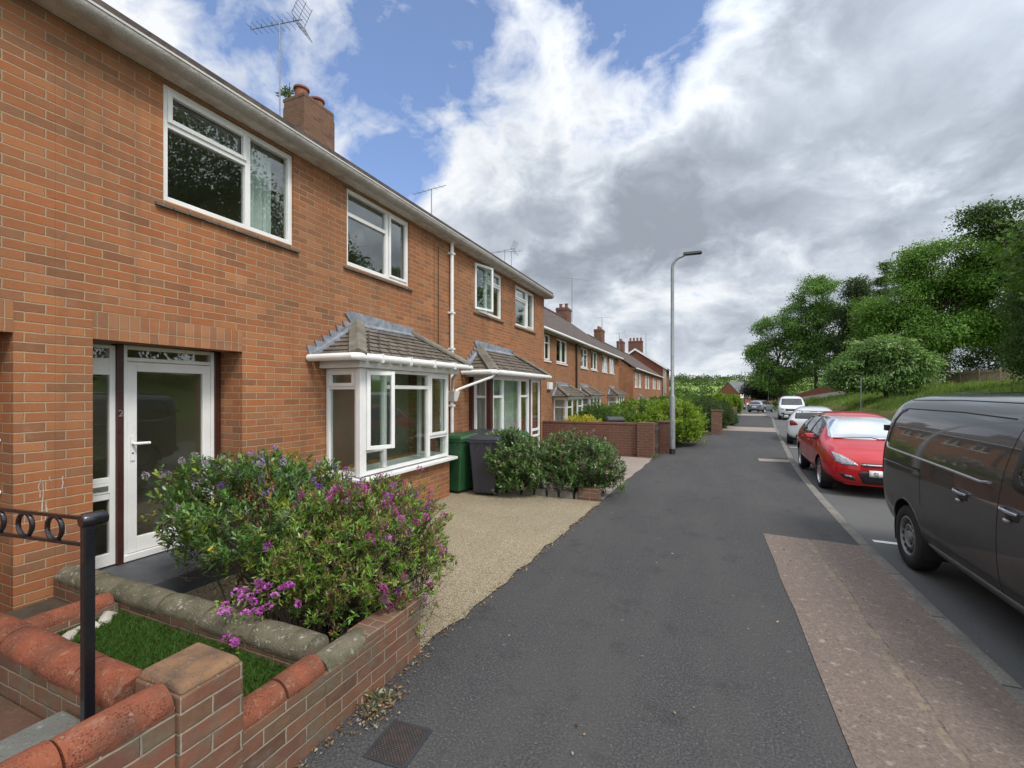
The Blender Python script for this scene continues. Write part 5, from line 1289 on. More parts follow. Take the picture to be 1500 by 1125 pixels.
class Car:
    def __init__(s, t, rows, paint, bf=.1, br=.06, level=3):
        s.t = t; me = body_mesh(rows, bf, br, level)
        bm = bmesh.new(); bm.from_mesh(me); s.bvh = BVHTree.FromBMesh(bm); s.bm = bm; s.me = me; s.paint = paint
        s.W = max(abs(v.co.y) for v in bm.verts)
    def arches(s, axles, r, zc, flat=None):
        bm = s.bm
        for ax in axles:
            dead = [f for f in bm.faces if abs(f.calc_center_median().y) > .42 * s.W and math.hypot(f.calc_center_median().x - ax, f.calc_center_median().z - zc) < r]
            vs = set(v for f in dead for v in f.verts)
            bmesh.ops.delete(bm, geom=dead, context='FACES')
            for v in vs:
                if v.is_valid and v.link_faces and abs(v.co.y) > .55 * s.W:
                    d = Vector((v.co.x - ax, 0, v.co.z - zc)); L = d.length
                    if L > 1e-4 and v.co.z > zc - r * .55: v.co.x = ax + d.x / L * r; v.co.z = zc + d.z / L * r
            K = 20
            for sg in (-1, 1):
                m = MB()
                vs_ = []
                for k in range(K + 1):
                    a = math.pi * (-.12 + 1.24 * k / K)
                    for yy in (s.W - .035, s.W * .42): vs_.append((ax + (r + .004) * math.cos(a), sg * yy, zc + (r + .004) * math.sin(a)))
                m.add(vs_, [(2 * k, 2 * k + 1, 2 * k + 3, 2 * k + 2) for k in range(K)] + [tuple(range(1, 2 * K + 2, 2))])
                m.build('wheel_arch', 'black_plastic', s.t)
    def finish(s):
        s.bm.to_mesh(s.me); s.bm.free(); me = s.me; me.materials.clear(); me.materials.append(MATS[s.paint]); me.shade_smooth(); me.name = 'body'
        o = bpy.data.objects.new('body', me); col.objects.link(o); o.parent = s.t; s.body = o; OFF[o.name] = Vector(); return o
    def cast(s, p, ax):
        if ax == 'R': r = s.bvh.ray_cast(Vector((p[0], -4, p[1])), Vector((0, 1, 0)))
        elif ax == 'L': r = s.bvh.ray_cast(Vector((p[0], 4, p[1])), Vector((0, -1, 0)))
        elif ax == 'F': r = s.bvh.ray_cast(Vector((9, p[0], p[1])), Vector((-1, 0, 0)))
        elif ax == 'B': r = s.bvh.ray_cast(Vector((-4, p[0], p[1])), Vector((1, 0, 0)))
        elif ax == 'T': r = s.bvh.ray_cast(Vector((p[0], p[1], 5)), Vector((0, 0, -1)))
        return (r[0], r[1])
    def patch(s, name, poly, ax, mat, off=.003, parent=None, th=.004, step=.06, rnd_=0., inset=None):
        P = []
        n = len(poly)
        if rnd_:
            q = []
            for i in range(n):
                a, b, c = Vector(poly[i - 1]), Vector(poly[i]), Vector(poly[(i + 1) % n])
                r = min(rnd_, (a - b).length * .45, (c - b).length * .45)
                p0 = b + (a - b).normalized() * r; p1 = b + (c - b).normalized() * r
                for k in range(5):
                    t = k / 4; q.append(tuple(p0 * (1 - t) ** 2 + b * 2 * t * (1 - t) + p1 * t * t))
            poly = q; n = len(poly)
        for i in range(n):
            a, b = Vector(poly[i]), Vector(poly[(i + 1) % n]); k = max(1, int((b - a).length / step))
            for j in range(k): P.append(a.lerp(b, j / k))
        nb = len(P)
        xs_ = [p[0] for p in poly]; ys_ = [p[1] for p in poly]
        def inside(x, y):
            c = False; j = nb - 1
            for i in range(nb):
                if (P[i].y > y) != (P[j].y > y) and x < (P[j].x - P[i].x) * (y - P[i].y) / (P[j].y - P[i].y) + P[i].x: c = not c
                j = i
            return c
        gx = min(xs_) + step * .5
        pts = list(P)
        while gx < max(xs_):
            gy = min(ys_) + step * .5
            while gy < max(ys_):
                if inside(gx, gy) and min((Vector((gx, gy)) - p).length for p in P) > step * .4: pts.append(Vector((gx, gy)))
                gy += step
            gx += step
        res = delaunay_2d_cdt(pts, [(i, (i + 1) % nb) for i in range(nb)], [], 1, 1e-5)
        V = []
        last = None
        for p in res[0]:
            h, nr = s.cast(p, ax)
            if h is None:
                h, nr = last if last else (Vector((0, 0, 0)), Vector((0, 0, 1)))
            last = (h, nr)
            V.append(h + nr * off)
        me = bpy.data.meshes.new(name); me.from_pydata(V, [], [tuple(f) for f in res[2]])
        bm = bmesh.new(); bm.from_mesh(me)
        bmesh.ops.recalc_face_normals(bm, faces=bm.faces)
        cdir = {'R': Vector((0, -1, 0)), 'L': Vector((0, 1, 0)), 'F': Vector((1, 0, 0)), 'B': Vector((-1, 0, 0)), 'T': Vector((0, 0, 1))}[ax]
        if sum(f.normal.dot(cdir) * f.calc_area() for f in bm.faces) < 0: bmesh.ops.reverse_faces(bm, faces=bm.faces)
        bm.to_mesh(me); bm.free()
        me.shade_smooth(); me.materials.append(MATS[mat])
        o = bpy.data.objects.new(name, me); col.objects.link(o); o.parent = parent or s.t; OFF[o.name] = Vector()
        if th:
            md = o.modifiers.new('solid', 'SOLIDIFY'); md.thickness = th + off; md.offset = -1
        return o
    def line(s, name, path, ax, mat, r=.004, off=0., step=.05, parent=None, seg=6):
        P = []
        for a, b in zip(path, path[1:]):
            a, b = Vector(a), Vector(b); k = max(1, int((b - a).length / step))
            P += [a.lerp(b, j / k) for j in range(k)]
        P.append(Vector(path[-1])); Q = []
        for p in P:
            h, nr = s.cast(p, ax)
            if h is not None: Q.append(h + nr * off)
        if len(Q) < 2: return None
        return MB().tube(Q, r, seg).build(name, mat, parent or s.t, smooth=True)
    def wheels(s, axles, track, rw, style, wd=.205, rim='silver_metal'):
        for ax in axles:
            for sg in (-1, 1):
                m = MB(); w = wd / 2; rr = rw * (.70 if style != 'steel' else .62)
                m.lathe([(rr, -w * .8), (rr + .02, -w), (rw - .03, -w), (rw - .008, -w * .8), (rw, -w * .45), (rw, w * .45), (rw - .008, w * .8), (rw - .03, w), (rr + .02, w), (rr, w * .8)], 40, (ax, sg * track, rw), 'y', caps=False)
                wo = m.build('wheel', 'rubber', s.t, smooth=True, sharp=60)
                yo = sg * (track + w * .70); d = sg
                m = MB()
                m.lathe([(rr + .006, yo + d * .02), (rr - .012, yo + d * .025), (rr - .03, yo - d * .01), (rr - .05, yo - d * .035)], 40, (ax, 0, rw), 'y', caps=False)
                if style == 'steel':
                    m.lathe([(rr - .045, yo - d * .03), (rr - .07, yo + d * .0), (rr * .55, yo + d * .012), (rr * .45, yo - d * .012), (rr * .30, yo - d * .012), (rr * .28, yo + d * .022), (.0, yo + d * .026)], 40, (ax, 0, rw), 'y', caps=False)
                    m.build('rim', rim, wo, smooth=True, sharp=50)
                    h = MB()
                    for k in range(14):
                        a = 2 * math.pi * k / 14
                        h.lathe([(.021, yo - d * .004), (.019, yo + d * .014), (.0, yo + d * .0145)], 10, (ax + rr * .74 * math.cos(a), 0, rw + rr * .74 * math.sin(a)), 'y', caps=False)
                    for k in range(5):
                        a = 2 * math.pi * k / 5
                        h.lathe([(.013, yo - d * .02), (.012, yo + d * .004), (0, yo + d * .006)], 8, (ax + rr * .38 * math.cos(a), 0, rw + rr * .38 * math.sin(a)), 'y', caps=False)
                    h.build('rim_holes', 'black_plastic', wo)
                else:
                    for k in range(5):
                        a = 2 * math.pi * k / 5 + .3
                        for off_ in (-.13, .13):
                            a0, a1 = a + off_ * .5, a + off_ * 1.35
                            p, q = Vector((math.cos(a0), 0, math.sin(a0))), Vector((math.cos(a1), 0, math.sin(a1)))
                            n_ = Vector((-math.sin(a), 0, math.cos(a))) * .013
                            c0 = Vector((ax, 0, rw)) + p * .04; c1 = Vector((ax, 0, rw)) + q * (rr - .02)
                            Y0 = Vector((0, yo - d * .03, 0)); Y1 = Vector((0, yo + d * .012, 0)); Y2 = Vector((0, yo + d * .004, 0))
                            m.hexa([c0 - n_ + Y0, c1 - n_ + Y0, c1 + n_ + Y0, c0 + n_ + Y0, c0 - n_ + Y1, c1 - n_ + Y2, c1 + n_ + Y2, c0 + n_ + Y1])
                    m.lathe([(.055, yo - d * .02), (.055, yo + d * .012), (.04, yo + d * .02), (0, yo + d * .022)], 20, (ax, 0, rw), 'y', caps=False)
                    m.build('rim', rim, wo, smooth=True, sharp=40)
                    b = MB(); b.lathe([(rr - .03, yo - d * .06), (0, yo - d * .06)], 24, (ax, 0, rw), 'y', caps=False); b.build('brake_disc', 'dark_metal', wo)
    def box(s, name, mat, b, bevel=.01, parent=None): return MB().box(*b).build(name, mat, parent or s.t, bevel=bevel)
    def mirror(s, x, y, z, mat, sg, w=.19, h=.13):
        y = abs(y)
        m = MB(); m.hexa([(x - .06, sg * y, z - h / 2), (x + .08, sg * (y + .01), z - h / 2 + .01), (x + .05, sg * (y + w), z - h / 2 + .02), (x - .05, sg * (y + w), z - h / 2 + .01), (x - .06, sg * y, z + h / 2), (x + .06, sg * y, z + h / 2), (x + .04, sg * (y + w), z + h / 2 - .01), (x - .05, sg * (y + w), z + h / 2)])
        o = m.build('wing_mirror', mat, s.t, bevel=.03)
        MB().box(x - .02, x + .03, *sorted((sg * (y - .12), sg * (y + .02))), z - h / 2, z - h / 2 + .05).build('mirror_arm', 'black_plastic', o, bevel=.01)

def place(t, xyz, rz): t.location = xyz; t.rotation_euler[2] = rz

VANROWS = [
 (.03, .40, .76, .52, .89, 1.00, .915, 1.33, .88, 1.765, .775, 1.835),
 (.07, .30, .81, .46, .935, .97, .955, 1.33, .924, 1.81, .80, 1.885),
 (.32, .26, .86, .40, .950, .95, .965, 1.33, .930, 1.82, .80, 1.90),
 (1.3, .25, .87, .38, .952, .93, .966, 1.33, .932, 1.82, .795, 1.905),
 (2.4, .25, .87, .38, .952, .93, .966, 1.32, .932, 1.82, .795, 1.905),
 (3.1, .25, .87, .38, .952, .93, .966, 1.30, .932, 1.80, .79, 1.89),
 (3.45, .25, .87, .38, .952, .93, .964, 1.28, .932, 1.70, .80, 1.78),
 (3.85, .25, .87, .38, .950, .90, .955, 1.20, .92, 1.40, .84, 1.49),
 (4.15, .25, .87, .38, .945, .88, .945, 1.12, .89, 1.20, .82, 1.27),
 (4.5, .25, .84, .38, .92, .80, .92, 1.02, .85, 1.08, .78, 1.13),
 (4.78, .26, .74, .38, .82, .68, .83, .86, .76, .93, .66, .97)]
def make_van(label, paint, level=3, detail=True, plate=None, group=None):
    t = thing('parked_van', label, 'van')
    if group: t['group'] = group
    c = Car(t, VANROWS, paint, .13, .05, level)
    AX = (.80, 4.02)
    c.arches(AX, .385, .345); c.finish()
    c.wheels(AX, .835, .335, 'steel', rim='galvanised')
    for sd in ('R', 'L'):
        sg = -1 if sd == 'R' else 1
        # front door glass with its black border
        c.patch('window_surround', [(2.62, 1.20), (3.60, 1.14), (3.88, 1.16), (3.42, 1.66), (2.64, 1.74)], sd, 'black_plastic', .0035, rnd_=.10, step=.07)
        c.patch('side_window', [(2.69, 1.25), (3.58, 1.19), (3.74, 1.22), (3.36, 1.61), (2.71, 1.685)], sd, 'glass_dark', .007, rnd_=.08, step=.07)
        c.patch('sill_cladding', [(1.22, .27), (3.58, .27), (3.58, .40), (1.27, .40)], sd, 'grey_plastic', .014, th=.012, step=.08)
        for yx in ((1.95, 'sliding_door_handle'), (2.62, 'door_handle')):
            x0 = yx[0]
            c.patch('handle_recess', [(x0 - .02, .985), (x0 + .14, .985), (x0 + .14, 1.06), (x0 - .02, 1.06)], sd, 'black_plastic', .002, rnd_=.03, step=.03)
            h = [c.cast((x0 + k * .05 - .06, 1.055 - .004 * k), sd) for k in range(5)]
            pts = [a + n * (.012 if k in (0, 4) else .034) for k, (a, n) in enumerate(h)]
            MB().tube(pts, [.010, .013, .014, .013, .010], 10).build(yx[1], "highlight_paint" if paint == "van_grey_paint" else paint, t, smooth=True)
            a, n = c.cast((x0 + .03, .975), sd)
            MB().lathe([(.0, .022), (.03, .018), (.038, 0), (.036, -.01)], 16, (0, 0, 0), 'z', caps=False)
            MB().tube([a + n * .012 + Vector((-.035, 0, .004)), a + n * .017, a + n * .012 + Vector((.035, 0, .002))], [.010, .018, .010], 10).build('lock_cover', "highlight_paint" if paint == "van_grey_paint" else paint, t, smooth=True)
        # door shuts, sliding rail and the pressed blank panel
        c.line('door_gap', [(2.49, .36), (2.50, .9), (2.515, 1.3), (2.56, 1.78)], sd, 'rubber', .006, -.003)
        c.line('door_gap', [(1.20, .75), (1.17, 1.05), (1.17, 1.12)], sd, 'rubber', .005, -.003)
        c.line('sliding_rail', [(.16, 1.105), (1.15, 1.105)], sd, 'rubber', .011, -.004)
        c.line('rail_edge', [(.16, 1.086), (1.15, 1.086)], sd, paint, .009, .002)
        c.line('panel_ledge', [(.20, 1.30), (.22, 1.255), (.27, 1.235), (1.6, 1.205), (2.26, 1.185), (2.36, 1.20)], sd, 'highlight_paint' if paint == 'van_grey_paint' else paint, .012, .004, seg=10)  # on the grey van the ledge's sky highlight is put into its colour
        c.line('panel_groove', [(.19, 1.32), (.23, 1.58), (.30, 1.675), (.42, 1.705), (1.6, 1.71), (2.4, 1.69)], sd, 'rubber', .007, -.001)
        c.line('panel_edge', [(.21, 1.30), (.25, 1.57), (.315, 1.655), (.42, 1.685)], sd, paint, .010, .0, seg=8)
        c.line('roof_gutter', [(.25, 1.80), (1.3, 1.815), (3.0, 1.80)], sd, 'rubber', .007, -.002)
        c.patch('tail_light', [(.048, .92), (.115, .92), (.125, 1.30), (.07, 1.30)], sd, 'tail_lens', .006, step=.03)
        c.mirror(3.62, .93, 1.22, 'black_plastic', sg, .2, .22)
        c.box('door_hinge', 'black_plastic', (-.02, .06, *sorted((sg * .80, sg * .90)), 1.42, 1.49), .006)
        c.box('rear_bumper_corner', 'grey_plastic', (-.035, .05, *sorted((sg * .60, sg * .845)), .44, .56), .012)
        c.line('arch_lip', [(.80 + .392 * math.cos(a), .345 + .392 * math.sin(a)) for a in [math.pi * (.02 + .96 * k / 24) for k in range(25)]], sd, paint, .011, -.004)
    # front end
    c.patch('windscreen', [(-.74, 1.19), (.74, 1.19), (.66, 1.70), (-.66, 1.70)], 'F', 'glass_dark', .004, rnd_=.08, step=.1)
    for sg in (-1, 1):
        c.patch('headlight', [(sg * .46, .80), (sg * .76, .86), (sg * .77, 1.0), (sg * .55, .93)], 'F', 'headlight_lens', .006, step=.05, rnd_=.03)
        c.patch('fog_light_recess', [(sg * .50, .48), (sg * .72, .48), (sg * .72, .60), (sg * .50, .60)], 'F', 'black_plastic', .004, step=.06, rnd_=.03)
    c.patch('grille', [(-.42, .74), (.42, .74), (.46, .90), (-.46, .90)], 'F', 'black_plastic', .006, step=.06, rnd_=.03)
    c.patch('lower_grille', [(-.62, .33), (.62, .33), (.56, .50), (-.56, .50)], 'F', 'black_plastic', .006, step=.06, rnd_=.03)
    c.patch('number_plate', [(-.26, .60), (.26, .60), (.26, .70), (-.26, .70)], 'F', 'white_lettering', .012, step=.08)
    c.patch('rear_window', [(-.70, 1.20), (.70, 1.20), (.62, 1.66), (-.62, 1.66)], 'B', 'glass_dark', .004, step=.1, rnd_=.06)
    c.patch('rear_plate', [(-.26, .66), (.26, .66), (.26, .77), (-.26, .77)], 'B', 'white_lettering', .01, step=.08)
    return t
v = make_van('large dark grey panel van parked nearest at the right edge of the frame', 'van_grey_paint', 4)
place(v, (2.93, 6.99, -.12), R(-90))
v2 = make_van('white van facing the camera, parked half on the pavement in the distance', 'white_car_paint', 3)
place(v2, (6.75, 46.0, zg(43) - .12), R(-90 - 7))

HATCH = [
 (.05, .34, .66, .44, .80, .62, .83, .84, .79, .95, .72, .975),
 (.13, .27, .72, .40, .86, .62, .875, .90, .84, 1.03, .74, 1.06),
 (.36, .24, .76, .38, .885, .62, .897, .95, .86, 1.29, .63, 1.335),
 (.72, .23, .78, .36, .892, .62, .903, .97, .87, 1.405, .585, 1.455),
 (1.4, .22, .78, .34, .895, .60, .905, .97, .872, 1.44, .575, 1.495),
 (2.1, .21, .78, .32, .895, .58, .905, .96, .872, 1.435, .575, 1.49),
 (2.6, .21, .78, .32, .895, .58, .905, .95, .872, 1.36, .60, 1.42),
 (3.05, .21, .78, .34, .892, .58, .903, .93, .875, 1.12, .71, 1.18),
 (3.38, .21, .78, .36, .89, .60, .90, .905, .86, .97, .75, 1.01),
 (3.8, .21, .76, .36, .875, .60, .885, .85, .83, .90, .72, .935),
 (4.12, .21, .70, .34, .82, .56, .835, .755, .77, .80, .66, .835),
 (4.28, .22, .62, .32, .72, .50, .74, .66, .67, .70, .58, .725)]
def make_hatch(label, paint, k=1.0, kz=1.0, rim='silver_metal', sky_tone=False, plate_text=None, level=3, plate_rear=None):
    t = thing('parked_car', label, 'car')
    rows = [tuple([r[0] * k] + [v * (kz if i % 2 == 0 else 1) for i, v in enumerate(r[1:])]) for r in HATCH]
    c = Car(t, rows, paint, .13, .06, level)
    AX = (.80 * k, 3.47 * k); rw = .315
    c.arches(AX, .355, .325); c.finish()
    c.wheels(AX, .775, rw, 'alloy', rim=rim)
    Z = lambda z: z * kz
    for sd in ('R', 'L'):
        sg = -1 if sd == 'R' else 1
        c.patch('window_trim', [(.52 * k, Z(1.02)), (1.2 * k, Z(.975)), (2.9 * k, Z(.955)), (3.12 * k, Z(.965)), (2.55 * k, Z(1.355)), (1.8 * k, Z(1.42)), (1.0 * k, Z(1.40)), (.62 * k, Z(1.28))], sd, 'black_plastic', .003, rnd_=.05, step=.08)
        c.patch('side_window', [(1.28 * k, Z(1.0)), (2.05 * k, Z(.985)), (2.05 * k, Z(1.385)), (1.3 * k, Z(1.37))], sd, 'glass_dark', .006, rnd_=.04, step=.08)
        c.patch('side_window', [(2.13 * k, Z(.985)), (2.95 * k, Z(.98)), (2.56 * k, Z(1.325)), (2.13 * k, Z(1.38))], sd, 'glass_dark', .006, rnd_=.04, step=.08)
        c.patch('side_window', [(.62 * k, Z(1.05)), (1.18 * k, Z(1.01)), (1.18 * k, Z(1.355)), (.72 * k, Z(1.27))], sd, 'glass_dark', .006, rnd_=.04, step=.08)
        for xx in (1.22, 2.10): c.line('door_gap', [(xx * k, Z(.30)), (xx * k, Z(.60)), ((xx + .02) * k, Z(.96))], sd, 'rubber', .004, -.002)
        c.line('door_gap', [(3.06 * k, Z(.32)), (3.04 * k, Z(.6)), (3.1 * k, Z(.90))], sd, 'rubber', .004, -.002)
        c.line('sill', [(1.2 * k, Z(.235)), (3.05 * k, Z(.235))], sd, 'black_plastic', .022, 0)
        for xx in (1.32, 2.2):
            h = [c.cast(((xx + q * .05) * k, Z(.86)), sd) for q in range(4)]
            MB().tube([a + n * (.01 if q in (0, 3) else .03) for q, (a, n) in enumerate(h)], .012, 8).build('door_handle', paint, t, smooth=True)
        c.mirror(2.86 * k, .87, Z(.99), paint, sg, .17, .125)
        c.line('arch_lip', [(AX[1] + .36 * math.cos(a), .325 + .36 * math.sin(a)) for a in [math.pi * (.02 + .96 * q / 24) for q in range(25)]], sd, paint, .009, -.003)
    c.patch('windscreen', [(-.70, Z(1.005)), (.70, Z(1.005)), (.57, Z(1.40)), (-.57, Z(1.40))], 'F', 'painted_sky_sheen' if sky_tone else 'glass_dark', .007, rnd_=.06, step=.04)  # pale variant carries the sky reflection in its own colour
    w = c.line('wiper', [(-.62, Z(1.0)), (0, Z(1.025)), (.1, Z(1.0)), (.62, Z(1.02))], 'F', 'black_plastic', .009, .012)
    for sg in (-1, 1):
        c.patch('headlight', [(sg * .40, Z(.60)), (sg * .62, Z(.60)), (sg * .735, Z(.635)), (sg * .76, Z(.80)), (sg * .64, Z(.765)), (sg * .50, Z(.68))], 'F', 'headlight_lens', .006, step=.03, rnd_=.02)
        c.patch('fog_light_recess', [(sg * .44, Z(.32)), (sg * .62, Z(.35)), (sg * .70, Z(.46)), (sg * .58, Z(.42)), (sg * .47, Z(.395))], 'F', 'black_plastic', .004, step=.03, rnd_=.02)
        c.patch('fog_light', [(sg * .50, Z(.375)), (sg * .60, Z(.39)), (sg * .61, Z(.415)), (sg * .51, Z(.405))], 'F', 'headlight_lens', .008, step=.03)
        c.patch('tail_light', [(sg * .50, Z(.80)), (sg * .76, Z(.76)), (sg * .79, Z(.95)), (sg * .70, Z(.985)), (sg * .56, Z(.90))], 'B', 'tail_lens', .006, step=.04, rnd_=.03)
    c.patch('grille', [(-.34, Z(.585)), (.34, Z(.585)), (.37, Z(.645)), (-.37, Z(.645))], 'F', 'black_plastic', .004, step=.05, rnd_=.02)
    c.patch('grille_bar', [(-.355, Z(.60)), (.355, Z(.60)), (.37, Z(.628)), (-.37, Z(.628))], 'F', 'silver_metal', .014, step=.05)
    c.patch('lower_grille', [(-.34, Z(.28)), (.34, Z(.28)), (.42, Z(.46)), (.36, Z(.50)), (-.36, Z(.50)), (-.42, Z(.46))], 'F', 'black_plastic', .004, step=.05, rnd_=.03)
    c.line('bumper_lip', [(-.60, Z(.245)), (0, Z(.24)), (.60, Z(.245))], 'F', paint, .014, 0)
    pl = c.patch('number_plate', [(-.26, Z(.415)), (.26, Z(.415)), (.26, Z(.415) + .112), (-.26, Z(.415) + .112)], 'F', 'white_lettering', .02, step=.08)
    if plate_text:
        h, n = c.cast((-.19, Z(.44)), 'F')
        text_part('plate_lettering', plate_text, 'black_plastic', pl, Matrix(((0, 0, 1, h.x + .024), (1, 0, 0, -.165), (0, 1, 0, Z(.43)), (0, 0, 0, 1))), .105, .002)
    c.patch('rear_window', [(-.62, Z(1.03)), (.62, Z(1.03)), (.565, Z(1.33)), (-.565, Z(1.33))], 'B', 'glass_dark', .004, step=.08, rnd_=.06)
    c.patch('rear_plate', [(-.26, Z(.62)), (.26, Z(.62)), (.26, Z(.73)), (-.26, Z(.73))], 'B', 'white_lettering', .01, step=.08)
    c.patch('rear_bumper_insert', [(-.6, Z(.33)), (.6, Z(.33)), (.56, Z(.43)), (-.56, Z(.43))], 'B', 'black_plastic', .004, step=.08)
    return t
rc = make_hatch('glossy red hatchback facing the camera with a bright sky reflection painted into its windscreen', 'red_paint', 1.0, 1.0, sky_tone=True, plate_text='SJ')
place(rc, (3.10, 14.30, zg(12) - .12), R(-90 - 2.2))
wc = make_hatch('small white hatchback seen from behind, parked beyond the red car', 'white_car_paint', .91, .985)
place(wc, (3.66, 19.75, zg(21.5) - .12), R(90 - 9.5))
gc = make_hatch('silver-grey car turning at the far end of the pavement', 'silver_paint', .95, .98)
place(gc, (5.1, 59.6, zg(61) - .12), R(64))
dc = make_hatch('tiny dark car parked far down the road before the far terrace', 'dark_paint', .95, 1.0, level=2)
place(dc, (6.0, 102, zg(100) - .12), R(-88))

# ------------------------------------------------------------------ trees
def tree(label, base, lobes, leaf, colors, trunk_r, per=26, spread=.42, group='trees on the grass bank', name='tree', cat='tree', droop=0., up=.35, thr=-.12, branches=40, nsc=.55, leafname='crown', lean=(0, 0), horizontal=False, seed=1, cdir=None, barkm='bark', shell=.35):
    rg = np.random.default_rng(seed)
    t = thing(name, label, cat, base, group=group)
    C = []; 
    for (cx, cy, cz, rx, ry, rz, n) in lobes:
        k = 0; tries = 0
        while k < n and tries < n * 12:
            tries += 1
            d = rand_dirs(rg, 1)[0]; q = shell + (1 - shell) * rg.random() ** .5
            bump_ = 1 + .28 * noise.noise(Vector(d * 2.3) + Vector((cx, cy, cz)))
            p = np.array([cx, cy, cz]) + d * np.array([rx, ry, rz]) * q * bump_
            if noise.noise(Vector(p * nsc)) < thr - .25 * (rg.random() - .5): continue
            C.append(p); k += 1
    C = np.array(C); n = len(C); per = int(per * 1.6)
    g = rg.normal(size=(n, per, 3)) * spread * np.array([1, 1, .55 if not horizontal else .22])
    if droop:
        r_ = np.linalg.norm(g[:, :, :2], axis=2); g[:, :, 2] -= droop * r_
    base_ = (C[:, None, :] + g).reshape(-1, 3); N = n * per
    d = rand_dirs(rg, N); out = unit(base_ - np.array([base[0], base[1], base[2] + .6 * (C[:, 2].max() - base[2])]))
    d = unit(d + out * .8 + np.array([0, 0, -.35 - droop]))
    cn = np.repeat(unit(rand_dirs(rg, n) * .6 + np.array([0, 0, .55])), per, 0)
    nr = unit(rand_dirs(rg, N) * .45 + cn + np.array([0, 0, .8 if horizontal else up * .6]) + out * .5)
    cols = np.repeat(pick_colors(rg, n, colors, .28), per, 0); cols[:, :3] = np.clip(cols[:, :3] * rg.uniform(.82, 1.2, (N, 1)), 0, 1)
    s = leaf * .86 * rg.uniform(.6, 1.3, N)
    leaf_quads(leafname, base_, d, nr, s, s * .55, cols, 'foliage', t)
    m = MB(); b = Vector(base); top = Vector((float(C[:, 0].mean()), float(C[:, 1].mean()), float(C[:, 2].mean())))
    fork = b.lerp(top, .5); fork = Vector((b.x * .6 + top.x * .4, b.y * .6 + top.y * .4, fork.z))
    m.tube([b - Vector((0, 0, .4)), b + Vector((0, 0, .3)), b.lerp(fork, .5), fork, fork.lerp(top, .6)], [trunk_r * 1.35, trunk_r * 1.05, trunk_r * .9, trunk_r * .75, trunk_r * .4], 10)
    for (cx, cy, cz, rx, ry, rz, nn) in lobes:
        c = Vector((cx, cy, cz)); m.tube([fork.lerp(b, .25), fork.lerp(c, .4) + Vector((0, 0, .2)), c, c.lerp(fork, -.04)], [trunk_r * .55, trunk_r * .42, trunk_r * .2, trunk_r * .08], 7)
    m.build('trunk', barkm, t, smooth=True)
    m = MB()
    for i in rg.choice(n, min(branches, n), replace=False):
        p = Vector(C[i]); st = fork.lerp(top, rg.random() * .9)
        m.tube([st, st.lerp(p, .5) + Vector((0, 0, .25)), p], [trunk_r * .2, trunk_r * .12, trunk_r * .03], 5)
    m.build('limbs', barkm, t, smooth=True)
    return t
G1 = [(0.093, 0.194, 0.037), (0.125, 0.252, 0.050), (0.067, 0.143, 0.030), (0.160, 0.286, 0.067)]
G2 = [(0.092, 0.201, 0.027), (0.122, 0.249, 0.036), (0.067, 0.146, 0.022), (0.159, 0.281, 0.055)]
G3 = [(0.025, 0.052, 0.021), (0.034, 0.069, 0.025), (0.018, 0.040, 0.017)]
G4 = [(0.048, 0.097, 0.030), (0.068, 0.131, 0.041), (0.039, 0.076, 0.024)]
G5 = [(0.107, 0.213, 0.054), (0.152, 0.281, 0.076), (0.076, 0.152, 0.043), (0.228, 0.335, 0.122)]
def gz(x, y): return tz(x, y)
def LB(x, y, L): return [(x + a, y + b, c, d, e, f, n) for a, b, c, d, e, f, n in L]
x, y = 11.6, 88
tree('airy light green tree at the left end of the tree line, sky showing through it', (x, y, gz(x, y)), LB(x, y, [(-1, 0, 12.0, 3.4, 3, 3.2, 230), (-3.2, 0, 8.0, 2.4, 2.6, 3.2, 180), (2.2, 0, 9.5, 3, 3, 3, 200), (-.5, 0, 4.6, 4.2, 3, 3.0, 280)]), .30, G1, .28, per=24, spread=.5, thr=.06, nsc=.5, seed=2, branches=70)
x, y = 16.2, 86
tree('tall pale green tree with an uneven top second from the left of the tree line', (x, y, gz(x, y)), LB(x, y, [(0, 0, 17.3, 3.0, 3, 3.6, 300), (-2.0, 0, 13.2, 3.3, 3, 3.4, 260), (2.2, 0, 12.3, 3.2, 3, 3.6, 260), (-.4, 0, 8, 4.0, 3, 3.2, 280)]), .31, G1 + G5[:2], .30, per=24, spread=.5, thr=.02, nsc=.45, seed=3, branches=70)
x, y = 20.6, 82
tree('dark green conical evergreen between two lighter trees', (x, y, gz(x, y)), LB(x, y, [(0, 0, 17.0, 1.6, 1.6, 2.0, 140), (0, 0, 13.5, 2.8, 2.6, 3.2, 330), (.2, 0, 9.0, 3.6, 3.2, 3.8, 460), (0, 0, 5.0, 3.8, 3.2, 2.8, 350)]), .27, G3, .3, per=26, spread=.5, thr=-.3, seed=4, droop=.25)
x, y = 27.6, 94
tree('spiky dark spruce top showing above the crowns', (x, y, gz(x, y)), LB(x, y, [(0, 0, 22.6, .7, .7, 1.6, 60), (0, 0, 20.3, 1.7, 1.7, .8, 80), (.2, 0, 18.3, 2.3, 2.2, .8, 110), (0, 0, 16, 2.8, 2.6, 1.0, 130)]), .25, G3, .25, per=20, spread=.38, thr=-.3, seed=5, horizontal=True, name='spruce_tree')
x, y = 23.6, 62.5
